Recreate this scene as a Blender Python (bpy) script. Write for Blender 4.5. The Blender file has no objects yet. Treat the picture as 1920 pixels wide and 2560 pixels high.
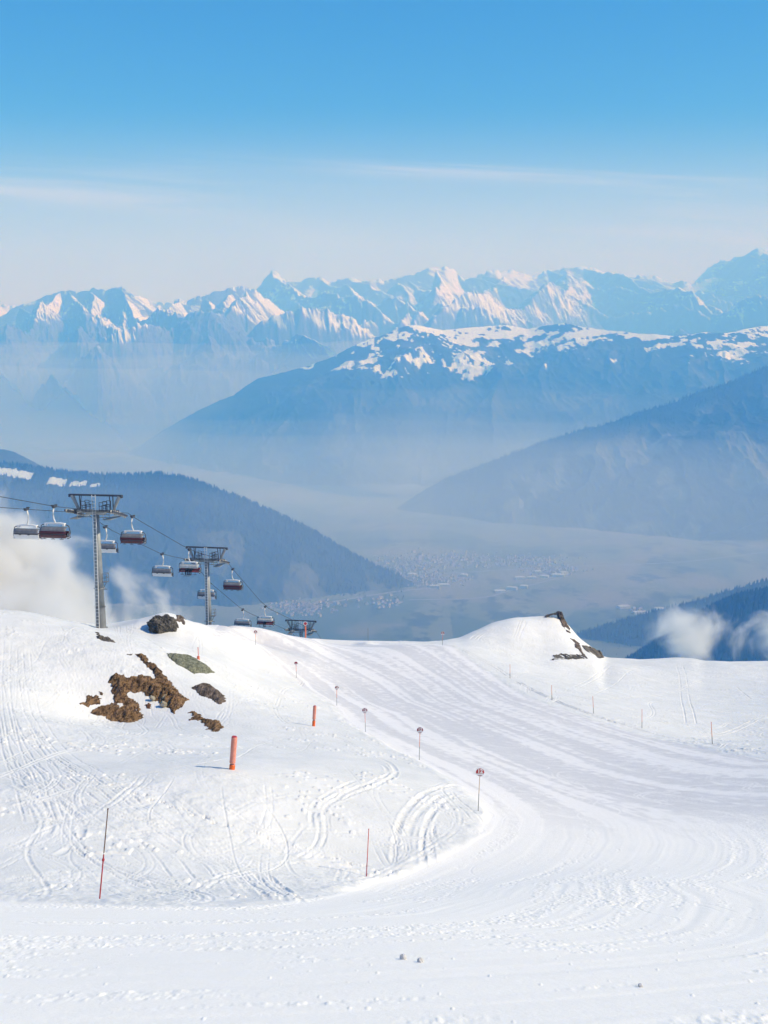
import bpy, bmesh, math, random
import numpy as np
from mathutils import Vector, Matrix, Euler

# ------------------------------------------------------------------ camera, sky, sun, exposure
scene = bpy.context.scene
COL = scene.collection
cam_d = bpy.data.cameras.new("camera"); cam = bpy.data.objects.new("camera", cam_d); COL.objects.link(cam)
cam_d.sensor_fit = 'HORIZONTAL'; cam_d.sensor_width = 36.0; cam_d.lens = 36.0 * 2600 / 1920
cam_d.clip_start = 0.1; cam_d.clip_end = 90000
cam.location = (0, 0, 0); cam.rotation_euler = (math.pi / 2 - math.atan(0.15), 0, 0)
scene.camera = cam

SUN_EL, SUN_AZ = math.radians(40), math.radians(96)      # azimuth clockwise from straight ahead
world = bpy.data.worlds.new("World"); scene.world = world; world.use_nodes = True
def build_world():
    nt = world.node_tree; N = nt.nodes; L = nt.links; N.clear()
    out = N.new('ShaderNodeOutputWorld'); bg = N.new('ShaderNodeBackground'); L.new(bg.outputs[0], out.inputs[0])
    sky = N.new('ShaderNodeTexSky'); sky.sky_type = 'NISHITA'; sky.sun_disc = False
    sky.sun_elevation = SUN_EL; sky.sun_rotation = SUN_AZ; sky.altitude = 2000
    sky.air_density = 1.0; sky.dust_density = 1.2; sky.ozone_density = 1.5
    bg.inputs['Strength'].default_value = SKY_STRENGTH
    geo = N.new('ShaderNodeTexCoord'); sep = N.new('ShaderNodeSeparateXYZ'); L.new(geo.outputs['Generated'], sep.inputs[0])
    def m(op, a, b=None, c=None):
        n = N.new('ShaderNodeMath'); n.operation = op
        for i, v in enumerate((a, b, c)):
            if v is None: continue
            if isinstance(v, (int, float)): n.inputs[i].default_value = v
            else: L.new(v, n.inputs[i])
        return n.outputs[0]
    yy = m('MAXIMUM', m('ABSOLUTE', sep.outputs[1]), 0.05)
    tx = m('DIVIDE', sep.outputs[0], yy); tz = m('DIVIDE', sep.outputs[2], yy)
    # thin cirrus: streaks lying almost level
    comb = N.new('ShaderNodeCombineXYZ'); L.new(m('MULTIPLY', tx, -2.2), comb.inputs[0]); L.new(m('MULTIPLY', m('ADD', tz, m('MULTIPLY', tx, 0.045)), 42.0), comb.inputs[1])
    no = N.new('ShaderNodeTexNoise'); no.inputs['Scale'].default_value = 1.0; no.inputs['Detail'].default_value = 6; no.inputs['Roughness'].default_value = 0.55; no.inputs['Distortion'].default_value = 0.9
    L.new(comb.outputs[0], no.inputs['Vector'])
    comb2 = N.new('ShaderNodeCombineXYZ'); L.new(m('MULTIPLY', tx, 3.0), comb2.inputs[0]); L.new(m('MULTIPLY', tz, 13.0), comb2.inputs[1]); comb2.inputs[2].default_value = 7.3
    no2 = N.new('ShaderNodeTexNoise'); no2.inputs['Scale'].default_value = 1.0; no2.inputs['Detail'].default_value = 3
    L.new(comb2.outputs[0], no2.inputs['Vector'])
    def ramp(v, a, b):
        r = N.new('ShaderNodeMapRange'); r.interpolation_type = 'SMOOTHSTEP'; L.new(v, r.inputs[0]); r.inputs[1].default_value = a; r.inputs[2].default_value = b; return r.outputs[0]
    band = m('MULTIPLY', ramp(tz, 0.055, 0.11), ramp(tz, 0.20, 0.145))
    mask = m('MULTIPLY', m('MULTIPLY', ramp(no.outputs[0], 0.45, 0.75), ramp(no2.outputs[0], 0.36, 0.6)), band)
    def streak(t0, slope, width, x0, x1, seed, strength):
        line = m('ADD', m('MULTIPLY', tx, slope), t0)
        d = m('DIVIDE', m('SUBTRACT', tz, m('ADD', line, m('MULTIPLY', m('SUBTRACT', no.outputs[0], 0.5), 0.03))), width)
        g = m('POWER', 2.718, m('MULTIPLY', m('MULTIPLY', d, d), -1.0))
        return m('MULTIPLY', m('MULTIPLY', m('MULTIPLY', g, m('MULTIPLY', ramp(tx, x0, x0 + 0.22), ramp(tx, x1, x1 - 0.22))), ramp(no.outputs[0], 0.36, 0.64)), strength)
    mask = m('MULTIPLY', mask, 0.38)
    for s_ in (streak(0.1680, -0.035, 0.0075, -0.16, 0.46, 1, 0.36), streak(0.128, -0.055, 0.0095, -0.60, 0.06, 2, 0.42), streak(0.1485, -0.03, 0.005, -0.6, -0.15, 3, 0.3)):
        mask = m('MAXIMUM', mask, s_)
    grade = N.new('ShaderNodeHueSaturation'); grade.inputs['Saturation'].default_value = SKY_SAT; grade.inputs['Hue'].default_value = SKY_HUE; grade.inputs['Value'].default_value = 1.0
    L.new(sky.outputs[0], grade.inputs['Color'])
    veil = N.new('ShaderNodeMix'); veil.data_type = 'RGBA'      # pale veil of high haze above the horizon
    L.new(m('MULTIPLY', ramp(tz, 0.235, 0.075), 0.66), veil.inputs[0]); L.new(grade.outputs[0], veil.inputs[6]); veil.inputs[7].default_value = (6.15, 6.85, 7.3, 1)
    mix = N.new('ShaderNodeMix'); mix.data_type = 'RGBA'
    L.new(mask, mix.inputs[0]); L.new(veil.outputs[2], mix.inputs[6]); mix.inputs[7].default_value = CIRRUS
    L.new(mix.outputs[2], bg.inputs['Color'])
SKY_STRENGTH, SKY_SAT, SKY_HUE, CIRRUS = 0.10, 1.55, 0.51, (7.4, 8.0, 8.4, 1)
build_world()
sun_d = bpy.data.lights.new("sun", 'SUN'); sun_d.energy = 4.3; sun_d.angle = math.radians(0.53); sun_d.color = (0.965, 0.96, 0.955)
sun = bpy.data.objects.new("sun", sun_d); COL.objects.link(sun)
_sv = Vector((math.sin(SUN_AZ) * math.cos(SUN_EL), math.cos(SUN_AZ) * math.cos(SUN_EL), math.sin(SUN_EL)))
sun.rotation_euler = _sv.to_track_quat('Z', 'Y').to_euler(); sun.location = (60, 0, 60)
scene.view_settings.view_transform = 'Standard'; scene.view_settings.look = 'None'
scene.view_settings.exposure = 0.24; scene.view_settings.gamma = 1.0; scene.view_settings.use_curve_mapping = False
scene.render.engine = 'CYCLES'
scene.cycles.volume_bounces = 5; scene.cycles.max_bounces = 8; scene.cycles.diffuse_bounces = 3
scene.cycles.use_denoising = True

# ------------------------------------------------------------------ numbers and noise
F = 2600.0; CX, CY = 960.0, 1280.0
PITCH = math.atan(0.15)
CP, SP = math.cos(PITCH), math.sin(PITCH)
def ray(px, py):
    a = (np.asarray(px, float) - CX) / F; b = (CY - np.asarray(py, float)) / F
    return a, CP + b * SP, -SP + b * CP
def at(px, py, d):
    """the point at forward distance d (metres) seen in direction px, py of the photograph"""
    x, y, z = ray(px, py); s = np.asarray(d, float) / y
    return np.stack(np.broadcast_arrays(x * s, y * s, z * s), -1)
def sstep(a, b, x):
    t = np.clip((x - a) / (b - a), 0, 1); return t * t * (3 - 2 * t)
def _h(ix, iy, seed):
    h = (ix.astype(np.int64) * 374761393 + iy.astype(np.int64) * 668265263 + seed * 974711) & 0xFFFFFFFF
    h = ((h ^ (h >> 13)) * 1274126177) & 0xFFFFFFFF
    h = (h ^ (h >> 16)) & 0xFFFFFF
    return h.astype(np.float32) / float(0xFFFFFF)
def vnoise(x, y, seed=0):
    ix = np.floor(x); iy = np.floor(y)
    fx = (x - ix).astype(np.float32); fy = (y - iy).astype(np.float32)
    ix = ix.astype(np.int64); iy = iy.astype(np.int64)
    ux = fx * fx * fx * (fx * (fx * 6 - 15) + 10); uy = fy * fy * fy * (fy * (fy * 6 - 15) + 10)
    a = _h(ix, iy, seed); b = _h(ix + 1, iy, seed); c = _h(ix, iy + 1, seed); d = _h(ix + 1, iy + 1, seed)
    return (a + (b - a) * ux) * (1 - uy) + (c + (d - c) * ux) * uy
def fbm(x, y, seed=0, octs=4, gain=0.5, lac=2.03):
    s = 0; amp = 1; tot = 0; c, sn = 0.8, 0.6
    for k in range(octs):
        s = s + amp * vnoise(x, y, seed + 17 * k); tot += amp; amp *= gain
        x, y = (x * c - y * sn) * lac + 3.1, (x * sn + y * c) * lac + 1.7
    return s / tot
def ridged(x, y, seed=0, octs=5, gain=0.5):
    s = 0; amp = 1; tot = 0; c, sn = 0.8, 0.6
    for k in range(octs):
        n = 1 - np.abs(2 * vnoise(x, y, seed + 31 * k) - 1)
        s = s + amp * n * n; tot += amp; amp *= gain
        x, y = (x * c - y * sn) * 2.05 + 5.3, (x * sn + y * c) * 2.05 + 2.9
    return s / tot

# ------------------------------------------------------------------ the ski slope as a height field
CTRL = [
 # near slope under the camera and the groomed road
 (0,2560,10),(480,2560,10),(960,2560,10),(1440,2560,10),(1920,2560,10),
 (0,2400,15.5),(960,2400,14.8),(1920,2400,15.5),(0,2320,20),(480,2320,20),(960,2310,20.5),(1500,2330,20),(1920,2330,20.5),
 (250,2250,28),(0,2250,28),(600,2255,28.5),(917,2195,41),(1300,2220,33),(1920,2250,28),(1600,2200,36),
 (1195,2030,54),(1400,2090,49),(1600,2000,62),(1920,2100,47),(1920,1960,66),
 # along the left edge of the piste
 (1048,1898,72),(912,1826,90),(842,1762,110),(741,1690,130),(638,1608,150),
 # right edge of the piste
 (1275,1695,141),(1380,1750,123),(1483,1783,115),(1605,1820,107),(1780,1860,92),(1107,1612,165),
 (1100,1760,118),(1250,1850,92),(1500,1900,82),(900,1680,140),(960,1620,160),(760,1600,156),
 # left hill
 (580,1918,52),(785,1814,82),(500,1638,106),(497,1660,101),(255,1570,121),(0,2000,44),(0,1800,66),(0,1650,88),
 (230,1800,80),(340,1645,94),(450,1640,100),(520,1740,87),(515,1810,78),(120,1740,80),(300,2050,42),(600,2100,42),(800,2000,50),(960,1950,57),
 (650,1750,98),(600,1650,125),(350,1900,56),(380,1578,117),
 # mound and snowfield on the right
 (1300,1640,172),(1380,1600,186),(1460,1640,180),(1700,1750,150),(1920,1760,148),(1700,1680,185),(1920,1690,185),(1560,1690,172),(1850,1850,108),
]
CREST = [  # px, py, distance of the skyline of the snow
 (-300,1500,105),(0,1525,110),(50,1527,111),(100,1536,114),(170,1553,122),(240,1561,128),(300,1554,128),(370,1543,124),(395,1534,121),(415,1531,120),(440,1536,124),
 (470,1552,130),(520,1562,138),(600,1564,150),(650,1569,152),(690,1578,158),(720,1587,164),(760,1593,168),(820,1598,172),(880,1600.5,174),(940,1601,174),(1000,1602,174),(1060,1604,174),(1100,1602,175),
 (1150,1593,182),(1190,1575,190),(1230,1557,194),(1280,1545,196),(1340,1541,197),(1375,1540,197),(1395,1545,198),(1415,1556,199),(1430,1572,199),(1450,1597,198),(1490,1624,196),(1510,1643,196),
 (1560,1645,200),(1600,1648,202),(1650,1646,204),(1690,1643,205),(1730,1645,205),(1760,1652,206),(1820,1654,208),(1920,1652,210),(2250,1640,210)]
def _build_base():
    P = [at(*c) for c in CTRL]
    for px, py, d in CREST:
        P.append(at(px, py + 2, d))
        q = at(px, py, d); s = q[2] / d
        P.append(np.array([q[0] * 1.13, d * 1.13, s * d * 1.13 - 4.5]))
        P.append(np.array([q[0] * 1.5, d * 1.5, s * d * 1.5 - 42]))
    for sx in (-1, 1):                       # out of the frame to the sides
        for d in (6, 12, 20, 28, 45, 70, 95):
            x = sx * (0.72 * d + 4)
            zz = -2.1 - 0.477 * min(d, 28) - 0.25 * max(0, min(d, 54) - 28) - (0.19 if sx > 0 else 0.13) * max(0, d - 54)
            P.append(np.array([x, d, zz]))
    for x in (-10, 0, 10): P.append(np.array([x, -2.0, -1.3])); P.append(np.array([x, 4.0, -4.0]))
    return np.array(P)
_P = _build_base()
_S = 100.0
def _tps_fit(P, lam=2e-4):
    n = len(P); X = P[:, :2] / _S
    r2 = ((X[:, None] - X[None]) ** 2).sum(-1)
    K = 0.5 * r2 * np.log(r2 + 1e-12) + lam * np.eye(n)
    A = np.zeros((n + 3, n + 3)); A[:n, :n] = K; A[:n, n] = 1; A[:n, n + 1:] = X; A[n, :n] = 1; A[n + 1:, :n] = X.T
    return np.linalg.solve(A, np.concatenate([P[:, 2], np.zeros(3)])), X
_W, _X = _tps_fit(_P)
def _tps(x, y):
    sh = np.shape(x); x = np.ravel(x) / _S; y = np.ravel(y) / _S
    out = np.empty(len(x)); n = len(_X); st = 60000
    for i in range(0, len(x), st):
        dx = x[i:i + st, None] - _X[None, :, 0]; dy = y[i:i + st, None] - _X[None, :, 1]
        r2 = dx * dx + dy * dy
        out[i:i + st] = (0.5 * r2 * np.log(r2 + 1e-12)) @ _W[:n] + _W[n] + x[i:i + st] * _W[n + 1] + y[i:i + st] * _W[n + 2]
    return out.reshape(sh)
_cr = np.array(CREST, float)
_crd = at(_cr[:, 0], _cr[:, 1], _cr[:, 2])
_AZ = np.linspace(-0.5, 0.5, 500)                # x / y
_crt = _crd[:, 0] / _crd[:, 1]
_TAN = np.interp(_AZ, _crt, _crd[:, 2] / _crd[:, 1])
_DC = np.interp(_AZ, _crt, _cr[:, 2])
_COR = np.zeros(len(_AZ))
_k9 = np.exp(-0.5 * (np.arange(-12, 13) / 5.0) ** 2); _k9 /= _k9.sum()
_A0 = 0.70 + 0.12 * sstep(0.3, 0.9, np.abs(np.convolve(np.pad(np.gradient(_TAN, _AZ), 12, mode='edge'), _k9, mode='valid')))
def H(x, y):
    """height of the smooth snow ground"""
    x = np.asarray(x, float); y = np.asarray(y, float)
    yy = np.maximum(y, 1.0); t = np.clip(x / yy, -0.5, 0.5)
    dc = np.interp(t, _AZ, _DC); cor = np.interp(t, _AZ, _COR); a0 = np.interp(t, _AZ, _A0)
    z = _tps(x, np.minimum(y, 330)) + cor * yy * sstep(0, 1, np.clip((y / dc - a0) / (0.985 - a0), 0, 1)) * (1 - sstep(1.1, 1.4, y / dc))
    over = np.maximum(0, y - 1.25 * dc)
    return z - 0.35 * over - np.maximum(0, y - 330) * 0.5
_g = np.exp(-0.5 * (np.arange(-8, 9) / 1.6) ** 2); _g /= _g.sum()
for _k in range(3):
    _D = np.linspace(60, 300, 240)
    _zz = H(_AZ[:, None] * _D[None], np.broadcast_to(_D[None], (len(_AZ), len(_D)))) / _D[None]
    _COR += _TAN - _zz.max(1)
_COR = np.convolve(np.pad(_COR, 8, mode='edge'), _g, mode='valid')
def hit(px, py, dmin=8, dmax=230):
    """where the line of sight px, py first meets the snow"""
    D = np.linspace(dmin, dmax, 1500); q = at(px, py, D)
    below = q[:, 2] <= H(q[:, 0], q[:, 1])
    k = int(np.argmax(below)) if below.any() else len(D) - 1
    return q[k]

# ------------------------------------------------------------------ helpers
def tag(o, label=None, cat=None, group=None, kind=None):
    if label: o["label"] = label
    if cat: o["category"] = cat
    if group: o["group"] = group
    if kind: o["kind"] = kind
    return o
def empty(name, loc, rz=0.0):
    o = bpy.data.objects.new(name, None); COL.objects.link(o); o.location = loc; o.rotation_euler = (0, 0, rz); o.empty_display_size = 0.3
    return o
def link(name, me, parent=None):
    o = bpy.data.objects.new(name, me); COL.objects.link(o)
    if parent: o.parent = parent
    return o
def copy_tree(o, parent=None):
    c = o.copy(); COL.objects.link(c)
    if parent: c.parent = parent
    for ch in list(o.children): copy_tree(ch, c)
    return c
class MB:
    """collects simple shapes and links them as one mesh"""
    def __init__(s): s.bm = bmesh.new()
    def box(s, c, size, rot=None, taper=None, bevel=0.0):
        r = bmesh.ops.create_cube(s.bm, size=1.0); vs = r['verts']
        for v in vs:
            k = 1.0
            if taper and v.co.z > 0: k = taper
            v.co = Vector((v.co.x * size[0] * k, v.co.y * size[1] * k, v.co.z * size[2]))
        if bevel > 0:
            es = list({e for v in vs for e in v.link_edges})
            g = bmesh.ops.bevel(s.bm, geom=es, offset=bevel, segments=2, affect='EDGES', profile=0.6)
            vs = list({v for f in g['faces'] for v in f.verts} | {v for v in vs if v.is_valid})
        M = Matrix.Translation(Vector(c))
        if rot is not None: M = M @ Euler(rot).to_matrix().to_4x4()
        for v in vs: v.co = M @ v.co
        return s
    def tube(s, pts, r, n=8, cap=True):
        pts = [Vector(p) for p in pts]; rs = r if isinstance(r, (list, tuple)) else [r] * len(pts)
        rings = []; up = Vector((0, 0, 1))
        for i, p in enumerate(pts):
            t = (pts[min(i + 1, len(pts) - 1)] - pts[max(i - 1, 0)]).normalized()
            a = t.cross(up)
            if a.length < 1e-3: a = t.cross(Vector((0, 1, 0)))
            a.normalize(); b = t.cross(a)
            rings.append([s.bm.verts.new(p + (a * math.cos(2 * math.pi * k / n) + b * math.sin(2 * math.pi * k / n)) * rs[i]) for k in range(n)])
        for i in range(len(rings) - 1):
            for k in range(n):
                s.bm.faces.new((rings[i][k], rings[i][(k + 1) % n], rings[i + 1][(k + 1) % n], rings[i + 1][k]))
        if cap:
            s.bm.faces.new(rings[0][::-1]); s.bm.faces.new(rings[-1])
        return s
    def bar(s, a, b, r, n=8): return s.tube([a, b], r, n)
    def prism(s, outline, y0, y1):
        """outline in x, z pulled from y0 to y1"""
        a = [s.bm.verts.new((p[0], y0, p[1])) for p in outline]; b = [s.bm.verts.new((p[0], y1, p[1])) for p in outline]
        n = len(a); s.bm.faces.new(a); s.bm.faces.new(b[::-1])
        for i in range(n): s.bm.faces.new((a[i], b[i], b[(i + 1) % n], a[(i + 1) % n]))
        return s
    def ribbon(s, prof, x0, x1, th, nx=8):
        """profile in y, z swept along x as a shell of thickness th"""
        m = len(prof); nr = []
        for i in range(m):
            a = prof[max(i - 1, 0)]; b = prof[min(i + 1, m - 1)]; d = Vector((b[0] - a[0], b[1] - a[1])).normalized(); nr.append((-d.y, d.x))
        g = []
        for side in (0, 1):
            g.append([[s.bm.verts.new((x0 + (x1 - x0) * j / nx, prof[i][0] + side * th * nr[i][0], prof[i][1] + side * th * nr[i][1])) for j in range(nx + 1)] for i in range(m)])
        for side in (0, 1):
            for i in range(m - 1):
                for j in range(nx):
                    q = (g[side][i][j], g[side][i][j + 1], g[side][i + 1][j + 1], g[side][i + 1][j]); s.bm.faces.new(q if side else q[::-1])
        for i in range(m - 1):
            for j, fl in ((0, 1), (nx, 0)):
                q = (g[0][i][j], g[0][i + 1][j], g[1][i + 1][j], g[1][i][j]); s.bm.faces.new(q)
        for j in range(nx):
            for i in (0, m - 1):
                s.bm.faces.new((g[0][i][j], g[0][i][j + 1], g[1][i][j + 1], g[1][i][j]))
        return s
    def build(s, name, mats, parent=None, smooth=False):
        bmesh.ops.recalc_face_normals(s.bm, faces=s.bm.faces[:])
        me = bpy.data.meshes.new(name); s.bm.to_mesh(me); s.bm.free()
        for m in (mats if isinstance(mats, (list, tuple)) else [mats]): me.materials.append(m)
        if smooth:
            for p in me.polygons: p.use_smooth = True
        return link(name, me, parent)
def grid_mesh(name, X, Y, Z, mats, attrs=None, smooth=True):
    """a sheet from 2-D arrays of coordinates, with float attributes on its points"""
    r, c = X.shape
    me = bpy.data.meshes.new(name); me.vertices.add(r * c)
    me.vertices.foreach_set('co', np.stack([X, Y, Z], -1).astype(np.float32).ravel())
    i = np.arange(r * c).reshape(r, c)
    q = np.stack([i[:-1, :-1], i[:-1, 1:], i[1:, 1:], i[1:, :-1]], -1).reshape(-1, 4)
    me.loops.add(q.size); me.loops.foreach_set('vertex_index', q.ravel().astype(np.int32))
    me.polygons.add(len(q)); me.polygons.foreach_set('loop_start', (np.arange(len(q)) * 4).astype(np.int32))
    me.polygons.foreach_set('use_smooth', np.full(len(q), smooth))
    me.update(calc_edges=True)
    for k, v in (attrs or {}).items():
        a = me.attributes.new(k, 'FLOAT', 'POINT'); a.data.foreach_set('value', np.asarray(v, np.float32).ravel())
    for m in (mats if isinstance(mats, (list, tuple)) else [mats]): me.materials.append(m)
    return link(name, me)
class Nodes:
    def __init__(s, name):
        s.m = bpy.data.materials.new(name); s.m.use_nodes = True; s.nt = s.m.node_tree; s.N = s.nt.nodes; s.L = s.nt.links
        s.b = s.N.get('Principled BSDF'); s.out = s.N.get('Material Output')
    def put(s, node, inp, v):
        i = node.inputs[inp]
        if isinstance(v, bpy.types.NodeSocket): s.L.new(v, i)
        else: i.default_value = v
    def new(s, t, **kw):
        n = s.N.new(t)
        for k, v in kw.items(): setattr(n, k, v)
        return n
    def pos(s): return s.new('ShaderNodeNewGeometry').outputs['Position']
    def obj(s): return s.new('ShaderNodeTexCoord').outputs['Object']
    def attr(s, name): return s.new('ShaderNodeAttribute', attribute_name=name).outputs['Fac']
    def math(s, op, a, b=0.0, clamp=False):
        n = s.new('ShaderNodeMath', operation=op, use_clamp=clamp); s.put(n, 0, a); s.put(n, 1, b); return n.outputs[0]
    def noise(s, vec, scale, detail=4, rough=0.55, dist=0.0):
        n = s.new('ShaderNodeTexNoise'); s.put(n, 'Vector', vec); s.put(n, 'Scale', scale); s.put(n, 'Detail', detail); s.put(n, 'Roughness', rough); s.put(n, 'Distortion', dist); return n.outputs[0]
    def scale(s, vec, v):
        n = s.new('ShaderNodeMapping'); s.put(n, 'Vector', vec); s.put(n, 'Scale', v); return n.outputs[0]
    def rng(s, v, a, b, c=0.0, d=1.0):
        n = s.new('ShaderNodeMapRange', interpolation_type='SMOOTHSTEP'); s.put(n, 0, v); s.put(n, 1, a); s.put(n, 2, b); s.put(n, 3, c); s.put(n, 4, d); return n.outputs[0]
    def mix(s, f, a, b):
        n = s.new('ShaderNodeMix', data_type='RGBA'); s.put(n, 0, f)
        for i, v in ((6, a), (7, b)): s.put(n, i, v if isinstance(v, bpy.types.NodeSocket) else (*v, 1) if len(v) == 3 else v)
        return n.outputs[2]
    def bump(s, h, strength, dist):
        n = s.new('ShaderNodeBump'); s.put(n, 'Height', h); s.put(n, 'Strength', strength); s.put(n, 'Distance', dist); s.L.new(n.outputs[0], s.b.inputs['Normal'])
    def base(s, c, rough=0.6, metal=0.0, spec=0.5):
        s.put(s.b, 'Base Color', c if isinstance(c, bpy.types.NodeSocket) else (*c, 1)); s.put(s.b, 'Roughness', rough); s.put(s.b, 'Metallic', metal); s.put(s.b, 'Specular IOR Level', spec)
        return s.m
def paint(name, c, rough=0.45, metal=0.0, var=0.18, scale=3.0):
    n = Nodes(name); f = n.noise(n.obj(), scale, 5, 0.65)
    dark = tuple(x * (1 - var) for x in c); lite = tuple(min(1, x * (1 + var)) for x in c)
    return n.base(n.mix(n.rng(f, 0.3, 0.7), dark, lite), rough, metal)

M = {}
M['mid_galv'] = paint('weathered_galvanised_steel', (0.20, 0.215, 0.225), 0.55, 0.2, 0.15, 1.5)
M['galv'] = paint('galvanised_steel', (0.27, 0.295, 0.30), 0.5, 0.25, 0.15, 1.5)
M['galv_light'] = paint('light_galvanised_steel', (0.72, 0.73, 0.70), 0.5, 0.1, 0.1)
M['dark_steel'] = paint('dark_steel', (0.055, 0.065, 0.085), 0.5, 0.2)
M['mid_steel'] = paint('grey_steel', (0.16, 0.18, 0.21), 0.5, 0.2)
M['rope'] = paint('wire_rope', (0.03, 0.035, 0.045), 0.6, 0.2)
M['white_paint'] = paint('white_paint', (0.78, 0.79, 0.78), 0.4, 0, 0.05)
M['wheel'] = paint('pale_rubber_tyre', (0.42, 0.41, 0.37), 0.6)
M['hood'] = paint('smoked_hood', (0.17, 0.18, 0.2), 0.25)
M['maroon'] = paint('maroon_shell', (0.075, 0.012, 0.022), 0.35)
M['maroon_low'] = paint('dull_maroon_cushion', (0.10, 0.038, 0.046), 0.55)
M['red_seat'] = paint('red_cushion', (0.24, 0.012, 0.03), 0.5)
M['clear'] = paint('pale_bubble', (0.42, 0.46, 0.47), 0.2)
M['orange'] = paint('orange_pad', (0.62, 0.17, 0.10), 0.6, 0, 0.12)
M['salmon'] = paint('faded_orange_foam', (0.68, 0.27, 0.20), 0.7, 0, 0.1, 6.0)
M['orange_bright'] = paint('bright_orange_plastic', (0.78, 0.14, 0.02), 0.5, 0, 0.1)
M['sign_red'] = paint('sign_red', (0.50, 0.02, 0.025), 0.4, 0, 0.08)
M['sign_maroon'] = paint('sign_maroon', (0.27, 0.02, 0.035), 0.4, 0, 0.08)
M['sign_white'] = paint('sign_white', (0.8, 0.8, 0.79), 0.4, 0, 0.04)
M['pole_red'] = paint('pole_red', (0.62, 0.06, 0.045), 0.5, 0, 0.15)
M['pole_dark'] = paint('pole_dark_red', (0.42, 0.03, 0.045), 0.5, 0, 0.2)
M['pole_orange'] = paint('pole_orange', (0.75, 0.2, 0.1), 0.5, 0, 0.12)
M['pole_tan'] = paint('pole_faded_tan', (0.55, 0.38, 0.27), 0.55, 0, 0.15)
M['pole_grey'] = paint('pole_grey', (0.2, 0.2, 0.2), 0.55, 0, 0.2)
M['pole_brown'] = paint('pole_brown', (0.17, 0.11, 0.09), 0.6, 0, 0.25, 8)
M['suit_dark'] = paint('dark_ski_suit', (0.02, 0.022, 0.03), 0.7)
M['helmet'] = paint('black_helmet', (0.02, 0.02, 0.02), 0.3)
M['ski'] = paint('ski_top', (0.06, 0.07, 0.1), 0.4)

# ------------------------------------------------------------------ snow
L_PX = [(520,1584),(560,1590),(600,1597),(638,1611),(690,1655),(741,1699),(790,1737),(842,1770),(912,1833),(980,1871),(1048,1902),(1130,1950),(1185,1995),(1212,2035),(1195,2075),(1150,2112),(1090,2146),(1020,2176),(920,2203),(800,2240),(600,2263),(400,2262),(200,2256),(0,2250)]
R_PX = [(1000,1606),(1099,1609),(1180,1650),(1261,1706),(1331,1748),(1504,1806),(1678,1852),(1920,1898)]
Lw = np.array([hit(*p)[:2] for p in L_PX]); Lw = np.vstack([Lw, [-70, 30]])
Rw = np.array([hit(*p)[:2] for p in R_PX]); Rw = np.vstack([Rw, [60, 66], [110, 46]])
POLY = np.vstack([Lw, [-70, -20], [110, -20], Rw[::-1], [Rw[0, 0] - 4, 230], [Lw[0, 0] - 8, 230]])
def poly_dist(x, y, P):
    best = np.full(x.shape, 1e9, np.float32); v = np.zeros(x.shape, np.float32); s0 = 0.0
    for a, b in zip(P[:-1], P[1:]):
        d = b - a; ln = math.hypot(*d)
        t = np.clip(((x - a[0]) * d[0] + (y - a[1]) * d[1]) / (ln * ln), 0, 1)
        r = np.hypot(x - a[0] - t * d[0], y - a[1] - t * d[1])
        k = r < best; best = np.where(k, r, best); v = np.where(k, s0 + t * ln, v); s0 += ln
    return best, v
def inside(x, y, P):
    c = np.zeros(np.shape(x), bool); n = len(P)
    for i in range(n):
        x1, y1 = P[i]; x2, y2 = P[(i + 1) % n]
        if y1 == y2: continue
        c ^= ((y1 > y) != (y2 > y)) & (x < (x2 - x1) * (y - y1) / (y2 - y1) + x1)
    return c
def resample(P, step):
    P = np.asarray(P, float); d = np.r_[0, np.cumsum(np.hypot(*np.diff(P, axis=0).T))]
    s = np.arange(0, d[-1], step); return np.stack([np.interp(s, d, P[:, 0]), np.interp(s, d, P[:, 1])], -1)
def smooth_line(P, n=10):
    """Catmull-Rom through the points"""
    P = np.asarray(P, float); Q = np.vstack([2 * P[0] - P[1], P, 2 * P[-1] - P[-2]]); out = []
    for i in range(1, len(Q) - 2):
        t = np.linspace(0, 1, n, endpoint=False)[:, None]; a, b, c, d = Q[i - 1], Q[i], Q[i + 1], Q[i + 2]
        out.append(0.5 * (2 * b + (c - a) * t + (2 * a - 5 * b + 4 * c - d) * t ** 2 + (3 * b - a - 3 * c + d) * t ** 3))
    out.append(P[-1:]); return np.vstack(out)
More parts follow.
